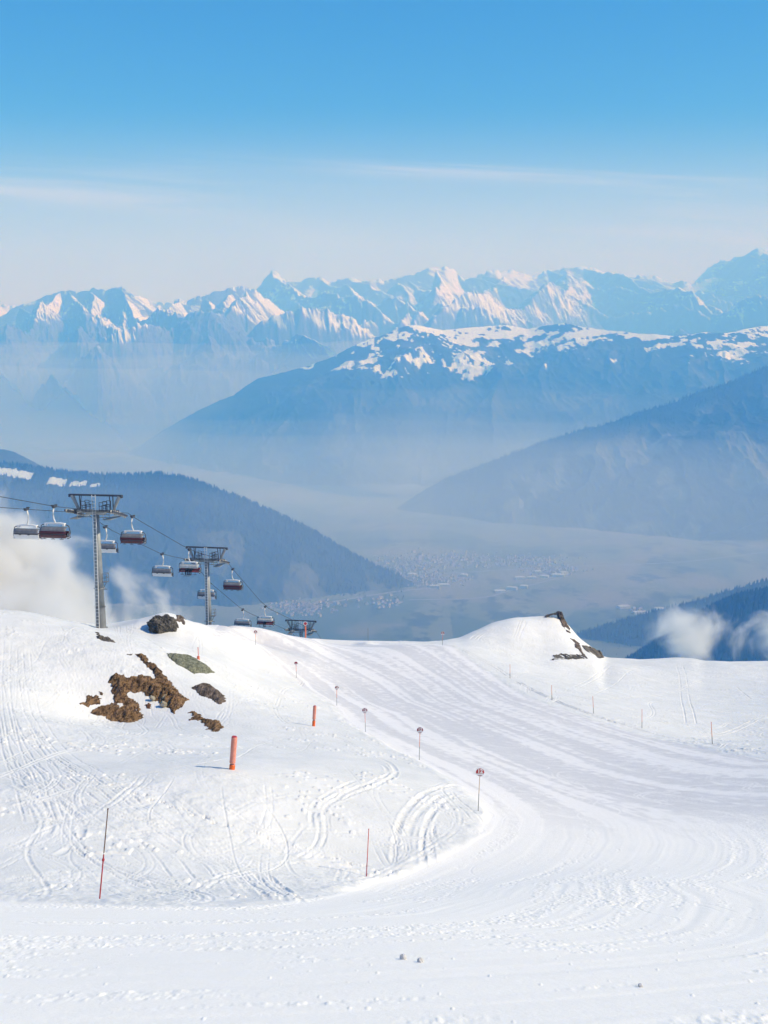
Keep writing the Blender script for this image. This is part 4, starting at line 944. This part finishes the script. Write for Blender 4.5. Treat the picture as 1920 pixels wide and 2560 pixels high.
make_sign((1048, 1899), (1050, 1825), 17.5, 'dark red round 12 sign on an orange pole, second nearest along the piste edge', 'number')
make_sign((914, 1828), (912, 1776), 14.5, 'dark red round 12 sign third along the piste edge', 'number')
make_sign((842, 1763), (842, 1719), 10.5, 'small dark red round sign fourth along the left edge of the piste', 'number')
make_sign((741, 1694), (740, 1658), 9.5, 'small dark red round sign fifth along the left edge of the piste', 'plain')
make_sign((639, 1611), (639, 1580), 9.5, 'tiny round piste sign below the lowest red chair, furthest along the left edge', 'arrow')
make_sign((1106, 1612), (1107, 1583), 9.5, 'small round sign with a white mark standing before the snow mound', 'arrow')
def make_pole(base_px, top_px, r, label, name='snow_pole', two=None, kind='plain'):
    b, tp = pole_frame(base_px, top_px); gz = ground(b[0], b[1]); v = Vector((tp[0] - b[0], 0, tp[2] - gz))
    o = empty(name, (b[0], b[1], gz)); tag(o, label, 'marker pole', 'thin marker poles beside the pistes')
    lo, hi, k = two or (M['pole_red'], M['pole_red'], 0.5)
    m = MB(); m.tube([v * -0.15, v * k], [r, r * 0.95], 9); m.build('lower_section', lo, o)
    m = MB(); m.tube([v * k, v * 1.0], [r * 0.85, r * 0.8], 9); m.tube([v * 0.985, v * 1.0], r * 1.05, 9); m.build('upper_section', hi, o)
    if kind == 'joint':
        m = MB(); m.tube([v * (k - 0.08), v * (k - 0.07), v * (k - 0.055), v * (k - 0.045)], [r * 1.1, r * 1.9, r * 1.9, r * 1.1], 12); m.build('joint_ring', M['pole_dark'], o)
        m = MB(); m.tube([v * k, v * (k + 0.015)], r * 1.02, 9); m.build('joint_sleeve', M['sign_white'], o)
    return o
make_pole((249, 2246), (270, 2021), 0.021, 'long leaning pole, red below a brown upper half, nearest pole at the lower left', 'snow_pole', (M['pole_dark'], M['pole_brown'], 0.50), 'joint')
make_pole((916, 2195), (922, 2072), 0.020, 'red pole with a dark lower half at the near edge of the groomed road', 'snow_pole', (M['pole_dark'], M['pole_red'], 0.40))
RP = [((1275,1695),(1275,1661), 'first red pole from the mound along the right edge of the piste'), ((1380,1750),(1379,1713), 'second red pole from the mound along the right edge of the piste'), ((1484,1783),(1482,1741), 'third red pole from the mound along the right edge of the piste'), ((1605,1819),(1605,1773), 'fourth red pole from the mound along the right edge of the piste'), ((1781,1860),(1778,1805), 'last and tallest red pole on the right edge of the piste')]
for b, t, lab in RP: make_pole(b, t, 0.032, lab, 'snow_pole', (M['pole_grey'], M['pole_orange'], 0.35))
make_pole((922, 1598), (920, 1570), 0.05, 'thin grey pole alone on the middle of the snow skyline', 'snow_pole', (M['pole_grey'], M['pole_grey'], 0.5))
def make_pad(base_px, top_px, w_px, label, base_h):
    b, tp = pole_frame(base_px, top_px); gz = ground(b[0], b[1]); v = Vector((tp[0] - b[0], 0, tp[2] - gz)); r = w_px / 2 / F * b[1]
    o = empty('padded_post', (b[0], b[1], gz)); tag(o, label, 'padded post', 'orange padded posts on the off piste snow')
    m = MB(); m.tube([v * -0.08, v * (base_h * 0.8), v * (base_h * 0.9)], [r * 0.97, r * 0.97, r * 0.8], 18); m.build('base', M['orange_bright'], o, False)
    m = MB(); m.tube([v * (base_h * 0.88), v * (base_h + 0.04)], r * 0.55, 12); m.build('post', M['pole_grey'], o)
    m = MB(); k0 = base_h + 0.025
    m.tube([v * k0, v * (k0 + 0.02), v * 0.5, v * 0.75, v * 0.98, v * 1.0], [r * 0.95, r * 1.02, r * 0.98, r * 1.03, r, r * 0.9], 20); m.build('foam_pad', M['salmon'], o, False)
    m = MB(); m.tube([v * 1.0, v * 1.012], [r * 0.88, r * 0.8], 18); m.build('cap', M['pole_dark'], o)
    return o
make_pad((580, 1920), (586, 1842), 15.5, 'tall faded orange padded post with a bright orange foot casting a shadow on the snow', 0.17)
make_pad((784, 1815), (787, 1765), 8.5, 'smaller orange padded post further up the slope, left of the third sign', 0.32)
b, tp = pole_frame((496, 1648), (495, 1618)); gz = ground(b[0], b[1]); v = Vector((tp[0] - b[0], 0, tp[2] - gz))
o = empty('padded_post', (b[0], b[1], gz)); tag(o, 'thin red pole with a short orange foot behind the green lichen rock', 'padded post', 'orange padded posts on the off piste snow')
m = MB(); m.tube([v * -0.1, v * 0.25], 0.14, 12); m.build('base', M['orange'], o)
m = MB(); m.tube([v * 0.25, v], 0.035, 8); m.build('post', M['pole_red'], o)
# the orange post in front of the furthest tower
b3 = at(764, 1602, 172); gz = ground(b3[0], b3[1]); tp3 = at(765, 1562, b3[1]); hh = tp3[2] - gz
o = empty('piste_marker', (b3[0], b3[1], gz)); tag(o, 'orange pole with a round white and red head before the furthest tower', 'piste sign')
m = MB(); m.tube([(0, 0, -0.3), (0, 0, hh)], 0.12, 12); m.build('padded_pole', M['pole_orange'], o)
disc((0, 0, hh + 0.25), 0.36, -0.36, 0.36, 'plate', M['sign_white'], o, -0.16, -0.13); disc((0, 0, hh + 0.25), 0.26, -0.26, 0.26, 'red_field', M['sign_red'], o, -0.165, -0.1605)

# ------------------------------------------------------------------ rocks and bare ground
def ground_material(name, a, b, c, scale, bump):
    n = Nodes(name); p = n.scale(n.pos(), (1, 0.3, 1))
    f1 = n.noise(p, scale, 6, 0.7); f2 = n.noise(n.scale(p, (1, 0.6, 1.6)), scale * 3.1, 5, 0.75)
    col = n.mix(n.rng(f1, 0.38, 0.62), a, b); col = n.mix(n.rng(f2, 0.52, 0.70), col, c)
    n.base(col, 0.95, 0, 0.15); n.bump(n.math('ADD', f1, f2), 0.9, bump); return n.m
M['turf'] = ground_material('brown_turf', (0.045, 0.026, 0.018), (0.38, 0.235, 0.12), (0.64, 0.48, 0.27), 4.0, 0.35)
M['rust_turf'] = ground_material('reddish_turf', (0.07, 0.032, 0.02), (0.20, 0.10, 0.055), (0.26, 0.15, 0.09), 1.6, 0.2)
M['dark_rock'] = ground_material('dark_rock', (0.05, 0.05, 0.045), (0.17, 0.16, 0.14), (0.28, 0.26, 0.22), 1.8, 0.35)
M['lichen'] = ground_material('lichen_rock', (0.15, 0.165, 0.115), (0.36, 0.38, 0.28), (0.055, 0.06, 0.045), 3.4, 0.3)
M['brown_rock'] = ground_material('brown_rock', (0.06, 0.048, 0.04), (0.20, 0.16, 0.13), (0.36, 0.30, 0.24), 1.6, 0.25)
M['grey_rock'] = ground_material('grey_rock', (0.07, 0.066, 0.057), (0.19, 0.175, 0.15), (0.30, 0.27, 0.22), 1.6, 0.3)
M['pale_stone'] = ground_material('pale_stone', (0.30, 0.28, 0.22), (0.40, 0.37, 0.29), (0.46, 0.44, 0.36), 2.0, 0.1)
def patch(name, outline, thick, rough, mat, label, cat, step=0.10, seed=1, fray=0.25, holes=(), nscale=0.55, melt=0.35, pocket=0.9):
    """bare ground showing through the snow: a lumpy sheet with real thickness, its rim sunk into the snow"""
    W = np.array([hit(*p)[:2] for p in outline]); HW = [np.array([hit(*p)[:2] for p in h]) for h in holes]
    lo, hi = W.min(0) - 0.6, W.max(0) + 0.6
    ax = max(step, (hi[0] - lo[0]) / 260); ay = max(step * 2.0, (hi[1] - lo[1]) / 260)
    xs, ys = np.arange(lo[0], hi[0], ax), np.arange(lo[1], hi[1], ay); X, Y = np.meshgrid(xs, ys)
    # the rim wanders: finely across the view, more loosely along it
    asp = max(1.0, (hi[1] - lo[1]) / (hi[0] - lo[0]))
    wx = X + fray * 2 * (fbm(X / 0.5, Y / (0.5 * asp), seed, 4, 0.6) - 0.5); wy = Y + fray * 2 * asp * (fbm(X / 0.5 + 9, Y / (0.5 * asp), seed + 1, 4, 0.6) - 0.5)
    Wc = np.vstack([W, W[:1]]); sq = np.array([1.0, 1.0 / asp])          # distances with the long way shortened
    dist = poly_dist(wx * sq[0], wy * sq[1], Wc * sq)[0]; sd_ = np.where(inside(wx, wy, W), dist, -dist)
    for h in HW:
        dh_ = poly_dist(wx * sq[0], wy * sq[1], np.vstack([h, h[:1]]) * sq)[0]; sd_ = np.minimum(sd_, np.where(inside(wx, wy, h), -dh_, dh_))
    # crumbling rim with loose bits beyond it, and pockets of snow left in the hollows
    sd_ = sd_ + melt * (fbm(X / 0.30, Y / (0.30 * asp), seed + 6, 3, 0.6) - 0.5)
    sd_ = np.where(fbm(X / 0.8, Y / (0.8 * asp), seed + 8, 4, 0.6) > pocket, -0.1, sd_)
    ins = sd_ > 0; dist = np.maximum(sd_, 0)
    base = H(X, Y) + snow_fields(X, Y, None)[0]
    w = sstep(0, 0.7, dist)
    Z = base + 0.03 + thick * w + rough * (ridged(X / nscale, Y / (nscale * 1.6), seed + 3, 4) - 0.35) * (0.25 + 0.75 * w) + 0.35 * rough * (fbm(X / 0.16, Y / 0.25, seed + 4, 2) - 0.5)
    keep = ins[:-1, :-1] | ins[1:, 1:] | ins[1:, :-1] | ins[:-1, 1:]
    Z = np.where(ins, np.maximum(Z, base + 0.02), base - 0.25)
    idx = np.full(X.shape, -1); used = np.zeros(X.shape, bool)
    used[:-1, :-1] |= keep; used[1:, 1:] |= keep; used[1:, :-1] |= keep; used[:-1, 1:] |= keep
    idx[used] = np.arange(used.sum()); V = np.stack([X[used], Y[used], Z[used]], -1)
    q = np.stack([idx[:-1, :-1][keep], idx[:-1, 1:][keep], idx[1:, 1:][keep], idx[1:, :-1][keep]], -1)
    me = bpy.data.meshes.new(name); me.from_pydata(V.tolist(), [], q.tolist()); me.materials.append(mat)
    for p in me.polygons: p.use_smooth = True
    o = link(name, me); tag(o, label, cat); return o
def crop(z, pts):                                           # points read off the enlarged view of the hill
    return [(180 + x * 460 / 1659, 1500 + y * 460 / 1659) for x, y in pts]
MAIN = crop(0, [(570,488),(640,495),(690,530),(700,560),(750,580),(800,630),(860,700),(910,770),(960,820),(1000,860),(1060,905),(1010,920),(1000,955),(950,985),(925,1030),(900,1000),(880,985),(800,950),(745,905),(705,880),(640,840),(600,830),(560,850),(520,830),(500,850),(560,890),(600,920),(620,940),(610,990),(650,1050),(600,1090),(520,1105),(400,1090),(280,1050),(180,1030),(170,1000),(250,955),(340,935),(375,930),(355,895),(370,870),(355,800),(360,770),(328,760),(350,680),(400,672),(460,685),(500,710),(570,705),(600,675),(650,690),(745,725),(740,690),(690,610),(650,570),(605,540)])
patch('bare_ground', MAIN, 0.40, 0.5, M['turf'], 'large ragged patch of brown turf and stones bare of snow on the hillside', 'bare ground', seed=3, fray=0.16, melt=0.3, pocket=0.76, holes=[crop(0, [(420,930),(445,920),(468,940),(455,958),(430,950)])])
patch('bare_ground', crop(0, [(50,935),(110,905),(130,850),(190,855),(240,850),(220,825),(270,820),(280,850),(255,870),(260,920),(190,940),(120,960)]), 0.18, 0.30, M['turf'], 'small dark tuft of bare ground left of the large brown patch', 'bare ground', seed=8, fray=0.2, melt=0.5, pocket=0.70)
patch('bare_ground', crop(0, [(1060,1010),(1110,1010),(1150,1045),(1220,1075),(1250,1080),(1290,1090),(1330,1085),(1360,1110),(1360,1150),(1330,1185),(1250,1190),(1220,1150),(1160,1090),(1100,1085),(1060,1080),(1085,1050)]), 0.22, 0.26, M['turf'], 'tail of dry brown grass below and right of the large brown patch', 'bare ground', seed=12, fray=0.16, melt=0.55, pocket=0.70)
patch('rock_slab', crop(0, [(852,482),(940,485),(1030,500),(1110,535),(1180,575),(1250,625),(1298,655),(1220,658),(1100,662),(1030,625),(940,575),(890,530)]), 0.35, 0.16, M['lichen'], 'long green lichen covered rock slab lying in the snow', 'rock', seed=15, fray=0.08, nscale=0.8)
patch('rock_slab', crop(0, [(1080,795),(1130,770),(1200,768),(1210,755),(1260,785),(1320,825),(1375,870),(1385,915),(1350,938),(1300,930),(1250,890),(1180,870),(1130,835)]), 0.35, 0.22, M['brown_rock'], 'dark brown streaked rock below the green slab', 'rock', seed=18, fray=0.12, nscale=0.8)
patch('rock_slab', crop(0, [(205,288),(240,295),(270,330),(310,345),(330,335),(370,360),(402,383),(340,375),(280,365),(225,350),(215,330),(245,325)]), 0.30, 0.22, M['grey_rock'], 'narrow grey brown rock sliver in front of the tall lift tower', 'rock', seed=22, fray=0.1)
patch('rock_slab', crop(0, [(470,480),(520,488),(560,480),(530,500),(500,498)]), 0.1, 0.15, M['brown_rock'], 'tiny brown rock sliver above the large brown patch', 'rock', seed=25, fray=0.05)
patch('rock_slab', crop(0, [(665,935),(700,915),(718,950),(700,975),(672,965)]), 0.2, 0.2, M['rust_turf'], 'small rusty stone under the white gap of the large brown patch', 'rock', seed=27, fray=0.08, step=0.06)
def boulder(name, px, d, size, mat, label, seed, rot=0, sink=0.3, crag=0.5, cat='rock', lift=0.0, parts=()):
    """a craggy boulder: a sphere cut by planes and roughened"""
    c = at(px[0], px[1], d)
    bm = bmesh.new(); bmesh.ops.create_icosphere(bm, subdivisions=6, radius=1.0)
    V = np.array([v.co[:] for v in bm.verts]); rg = np.random.default_rng(seed)
    r = np.ones(len(V))
    for k in range(15):
        nrm = rg.normal(0, 1, 3); nrm /= np.linalg.norm(nrm); dd = rg.uniform(0.52, 0.88); dt = V @ nrm; r = np.where(dt > 0.05, np.minimum(r, dd / np.maximum(dt, 0.05)), r)
    V = V * r[:, None]
    S3 = np.array(size); P = V * S3
    lay = P @ np.array([0.75, 0.35, 0.56]); q1 = ridged(lay / 0.75, (P @ np.array([-0.4, 0.9, 0.1])) / 2.6, seed, 5) - 0.4; q2 = fbm(P[:, 0] / 0.3 + P[:, 2] * 1.7, P[:, 1] / 0.3 - P[:, 2] * 2.1, seed + 2, 4) - 0.5
    P = P * (1 + crag * 0.28 * q1 + crag * 0.16 * q2)[:, None]
    for v, p in zip(bm.verts, P): v.co = p
    me = bpy.data.meshes.new(name); bm.to_mesh(me); bm.free(); me.materials.append(mat)
    o = link(name, me); o.location = (c[0], c[1], c[2] + lift); o.rotation_euler = rot if isinstance(rot, tuple) else (0, 0, rot)
    tag(o, label, cat); return o
boulder('rock_outcrop', (413, 1570), 117.6, (1.9, 2.0, 1.4), M['dark_rock'], 'dark craggy rock breaking the snow crest right of the tall tower', 34, (0.1, 0.1, 0.4), crag=1.25)
patch('rock_slab', crop(0, [(945,165),(970,145),(1020,155),(1025,200),(1030,235),(1005,220),(960,205),(930,185)]), 0.35, 0.3, M['brown_rock'], 'small brown rock beside the dark crest rock, parted from it by snow', 'rock', seed=29, fray=0.1)
for (cx_, cy_), sz, lab, sd in (((725, 884), (0.28, 0.3, 0.32), 'small pale stone at the rim of the large brown patch, nearest the snow gap', 91), ((828, 890), (0.22, 0.3, 0.42), 'upright pale stone on the right half of the large brown patch', 92), ((830, 940), (0.42, 0.4, 0.30), 'pale flat stone at the lower right rim of the large brown patch', 93)):
    q = crop(0, [(cx_, cy_)])[0]; boulder('stone', q, hit(*q)[1] - 0.3, sz, M['pale_stone'], lab, sd, (0.1, 0.45, 0.5), crag=0.5, cat='stone')
# rocks of the mound on the right
def crop6(pts): return [(1080 + x * 840 / 1659, 1480 + y * 840 / 1659) for x, y in pts]
for pts, d, mat, lab, sd, th in [
    ([(622,94),(640,96),(650,125),(665,150),(680,180),(684,202),(668,195),(645,165),(632,130)], 197.5, M['brown_rock'], 'steep dark rock face at the top of the snow mound', 41, 1.6),
    ([(552,122),(575,108),(620,100),(612,112),(585,116),(565,125)], 197.0, M['grey_rock'], 'thin dark rock rim under the peak of the snow mound', 42, 0.5),
    ([(682,226),(705,235),(725,250),(745,300),(765,325),(740,305),(722,280),(705,270),(708,250)], 194.5, M['brown_rock'], 'narrow broken rock rib on the flank of the snow mound', 43, 0.7),
    ([(738,262),(780,268),(815,285),(835,292),(848,322),(820,325),(790,308),(760,288)], 193.0, M['grey_rock'], 'brown grey boulder at the right foot of the snow mound', 44, 1.6),
    ([(598,310),(640,303),(700,308),(750,308),(768,326),(700,330),(640,331),(590,336),(605,322)], 184.0, M['grey_rock'], 'low grey rock ledge at the base of the snow mound', 45, 1.0)]:
    P = crop6(pts)
    # a craggy slab standing in the slope: front face from the outline, real depth behind it
    q = np.array([at(px, py, min(d, hit(px, py, 150, 215)[1] - 0.35)) for px, py in P]); rg = np.random.default_rng(sd)
    dens = []
    for i in range(len(q)):
        a, b = q[i], q[(i + 1) % len(q)]; n = max(1, int(np.linalg.norm(b - a) / 0.18))
        for k in range(n): dens.append(a + (b - a) * k / n + rg.normal(0, 0.055, 3) * [1, 0, 1])
    dens = np.array(dens)
    bm = bmesh.new(); f = bm.faces.new([bm.verts.new(p) for p in dens]); 
    ex = bmesh.ops.extrude_face_region(bm, geom=[f]); back = [e for e in ex['geom'] if isinstance(e, bmesh.types.BMVert)]
    for v in back: v.co.y += th * 1.6; v.co.z -= 0.55 * th
    for v in bm.verts:
        if v not in back: v.co.y -= 0.15
    bmesh.ops.triangulate(bm, faces=bm.faces[:])
    for _ in range(3):
        es = [e for e in bm.edges if e.calc_length() > 0.35]
        if es: bmesh.ops.subdivide_edges(bm, edges=es, cuts=1); bmesh.ops.triangulate(bm, faces=[f for f in bm.faces if len(f.verts) > 3])
    for v in bm.verts:
        p = v.co; n1 = float(ridged(np.array([p.x / 0.8 + p.z * 0.6]), np.array([p.z / 1.3 + p.y * 0.8]), sd, 4)[0]) - 0.4; v.co.y -= 0.75 * n1 * min(1.0, th); v.co.z += 0.12 * n1
    bmesh.ops.recalc_face_normals(bm, faces=bm.faces[:])
    me = bpy.data.meshes.new('cliff_rock'); bm.to_mesh(me); bm.free(); me.materials.append(mat); tag(link('cliff_rock', me), lab, 'rock')
# balls of snow on the groomed road
for px, py, s, lab, sd in ((1008, 2393, 0.055, 'left of two fist sized snow balls lying on the groomed road', 61), (1051, 2398, 0.047, 'right of two fist sized snow balls lying on the groomed road', 62), (1601, 2463, 0.034, 'single small snow ball lying alone on the groomed road at the right', 63)):
    p = hit(px, py); bm = bmesh.new(); bmesh.ops.create_icosphere(bm, subdivisions=4, radius=1.0)
    for v in bm.verts:
        c = v.co.copy(); v.co = c * (1 + 0.35 * (float(fbm(np.array([c.x * 1.8 + c.z]), np.array([c.y * 1.8 - c.z]), sd, 4)[0]) - 0.5))
    me = bpy.data.meshes.new('snow_ball'); bm.to_mesh(me); bm.free(); me.materials.append(M['snowball'] if 'snowball' in M else M.setdefault('snowball', ground_material('icy_snow_ball', (0.60, 0.62, 0.65), (0.72, 0.74, 0.76), (0.8, 0.81, 0.82), 30, 0.02)))
    for q in me.polygons: q.use_smooth = True
    o = link('snow_ball', me); o.location = (p[0], p[1], ground(p[0], p[1]) + s * 0.6); o.scale = (s, s, s * 0.9); tag(o, lab, 'snow ball')

# ------------------------------------------------------------------ clouds and haze
def cloud(name, loc, size, build, label, step=0.4):
    me = bpy.data.meshes.new(name); bm = bmesh.new(); bmesh.ops.create_cube(bm, size=2.0); bm.to_mesh(me); bm.free()
    o = link(name, me); o.location = loc; o.scale = size
    n = Nodes(name + '_vapour'); n.N.remove(n.b)
    pv = n.new('ShaderNodeVolumePrincipled'); n.L.new(pv.outputs[0], n.out.inputs['Volume'])
    n.put(pv, 'Color', (0.98, 0.995, 1.0, 1)); n.put(pv, 'Anisotropy', 0.0)
    n.put(pv, 'Density', build(n)); me.materials.append(n.m)
    n.m.cycles.volume_step_rate = step; n.m.cycles.homogeneous_volume = False
    tag(o, label, 'cloud', kind='stuff'); return o
def edges_fade(n, sep, w=0.25):
    f = None
    for a in (0, 1, 2):
        e = n.rng(n.math('ABSOLUTE', sep.outputs[a]), 1.0, 1.0 - w)
        f = e if f is None else n.math('MULTIPLY', f, e)
    return f
def bank_density(n):
    p = n.obj(); sep = n.new('ShaderNodeSeparateXYZ'); n.L.new(p, sep.inputs[0])
    world_p = n.pos()
    f1 = n.noise(world_p, 0.028, 9, 0.58, 0.3)
    # top of the bank sinks to the right
    top = n.math('ADD', n.math('MULTIPLY', sep.outputs[0], -1.0), 0.30)
    d = n.math('SUBTRACT', top, sep.outputs[2])
    d = n.math('ADD', d, n.math('MULTIPLY', n.math('SUBTRACT', f1, 0.5), 2.0))
    return n.math('MULTIPLY', n.math('MULTIPLY', n.rng(d, 0.0, 0.30), edges_fade(n, sep, 0.2)), 0.11)
cloud('cloud', (-150, 430, -110), (120, 60, 85), bank_density, 'big white cloud bank behind the tall lift tower')
def puff_density(n):
    p = n.obj(); f1 = n.noise(n.pos(), 0.0135, 9, 0.62, 0.5)
    ln = n.new('ShaderNodeVectorMath', operation='LENGTH'); n.L.new(p, ln.inputs[0])
    d = n.math('ADD', n.math('SUBTRACT', 0.50, ln.outputs['Value']), n.math('MULTIPLY', n.math('SUBTRACT', f1, 0.5), 2.4))
    return n.math('MULTIPLY', n.math('MULTIPLY', n.rng(d, 0.0, 0.65), n.rng(ln.outputs['Value'], 1.0, 0.75)), 0.07)
c1 = at(1725, 1588, 1500); cloud('cloud', tuple(c1), (124, 85, 92), puff_density, 'white puff of cloud before the dark hill, left of the one at the edge')
c2 = at(1935, 1590, 1500); cloud('cloud', tuple(c2), (70, 60, 88), puff_density, 'white puff of cloud cut off by the right edge')
def box_volume(name, lo, hi, color, density, label, absorb=(0, 0, 0, 1)):
    me = bpy.data.meshes.new(name); bm = bmesh.new(); bmesh.ops.create_cube(bm, size=1.0); bm.to_mesh(me); bm.free()
    o = link(name, me); lo, hi = Vector(lo), Vector(hi); o.location = (lo + hi) / 2; o.scale = hi - lo
    n = Nodes(name); n.N.remove(n.b); pv = n.new('ShaderNodeVolumePrincipled'); n.L.new(pv.outputs[0], n.out.inputs['Volume'])
    n.put(pv, 'Color', (*color, 1)); n.put(pv, 'Density', density); n.put(pv, 'Anisotropy', 0.0); n.put(pv, 'Absorption Color', absorb)
    n.m.cycles.homogeneous_volume = True if hasattr(n.m.cycles, 'homogeneous_volume') else None
    me.materials.append(n.m); tag(o, label, None, kind='stuff'); return o
HAZE_COL, HAZE_D = (0.11, 0.40, 1.0), 1.6e-4
MIST_COL = (0.88, 0.94, 1.0)
box_volume('haze', (-17000, -400, FLOOR - 17), (17000, 27200, 2640), HAZE_COL, HAZE_D, 'blue haze filling the air over the valley and the mountains', (1, 1, 1, 1))
def mist_bank(top, y0, dens, wave, lab, seed, set_back=0, y1=26300):
    """a layer of mist with gently heaving upper side"""
    xs = np.linspace(-16500, 16500, 90); ys = y0 + (y1 + 0.3 * top - y0) * np.linspace(0, 1, 60) ** 1.3; X, Y = np.meshgrid(xs, ys)
    Y = Y + set_back * sstep(300, -1500, X) * (1 - (Y - y0) / (ys[-1] - y0))
    Zt = top + wave * (fbm(X / 1900, Y / 1500, seed, 4, 0.55) - 0.5) * 2 - 0.9 * wave * np.exp(-(Y - y0) / 500.0); Zb = 0 * X + FLOOR - 16 + 0.02 * top
    r, c = X.shape; V = np.concatenate([np.stack([X, Y, Zt], -1).reshape(-1, 3), np.stack([X, Y, Zb], -1).reshape(-1, 3)]); n = r * c
    F_ = []
    for i in range(r - 1):
        for j in range(c - 1):
            a = i * c + j; F_.append((a, a + 1, a + c + 1, a + c)); F_.append((n + a, n + a + c, n + a + c + 1, n + a + 1))
    rim = [j for j in range(c)] + [i * c + c - 1 for i in range(1, r)] + [(r - 1) * c + j for j in range(c - 2, -1, -1)] + [i * c for i in range(r - 2, 0, -1)]
    for a, b in zip(rim, rim[1:] + rim[:1]): F_.append((b, a, n + a, n + b))
    me = bpy.data.meshes.new('mist'); me.from_pydata(V.tolist(), [], F_); o = link('mist', me)
    m = Nodes('mist'); m.N.remove(m.b); pv = m.new('ShaderNodeVolumePrincipled'); m.L.new(pv.outputs[0], m.out.inputs['Volume'])
    m.put(pv, 'Color', (*MIST_COL, 1)); m.put(pv, 'Density', dens); m.put(pv, 'Absorption Color', (0, 0, 0, 1)); m.m.cycles.homogeneous_volume = True
    me.materials.append(m.m); tag(o, lab, None, kind='stuff')
mist_bank(2560, 14400, 2.2e-5, 0, 'thin veil of haze hanging before the pale far peaks', 6)
for top, dens, lab, sd in ((190, 1.6e-4, 'thin upper veil of pale mist in the farthest valley', 1), (40, 2.2e-4, 'middle veil of pale mist in the farthest valley', 11), (-120, 2.4e-4, 'lower veil of pale mist in the farthest valley', 12)):
    mist_bank(top, 13500 + 0.5 * top, dens, 120, lab, sd)
for top, dens, lab, sd in ((-340, 0.4e-4, 'faint highest layer of mist on the flank of the snow topped middle mountain', 2), (-480, 0.45e-4, 'second layer of mist on the flank of the snow topped middle mountain', 3), (-620, 0.6e-4, 'third layer of mist on the flank of the snow topped middle mountain', 13), (-770, 0.8e-4, 'fourth layer of mist on the flank of the snow topped middle mountain', 14), (-920, 1.0e-4, 'lowest layer of mist on the flank of the snow topped middle mountain', 15)):
    mist_bank(top, 9100 - 0.1 * top, dens, 100, lab, sd, 3000)
mist_bank(-500, 6900, 1.2e-4, 90, 'pale mist around the foot of the hazy mountainside', 4, 0, 8750)
mist_bank(-640, 4000, 1.6e-4, 60, 'low pale mist over the town in the valley', 5, 900, 9000)
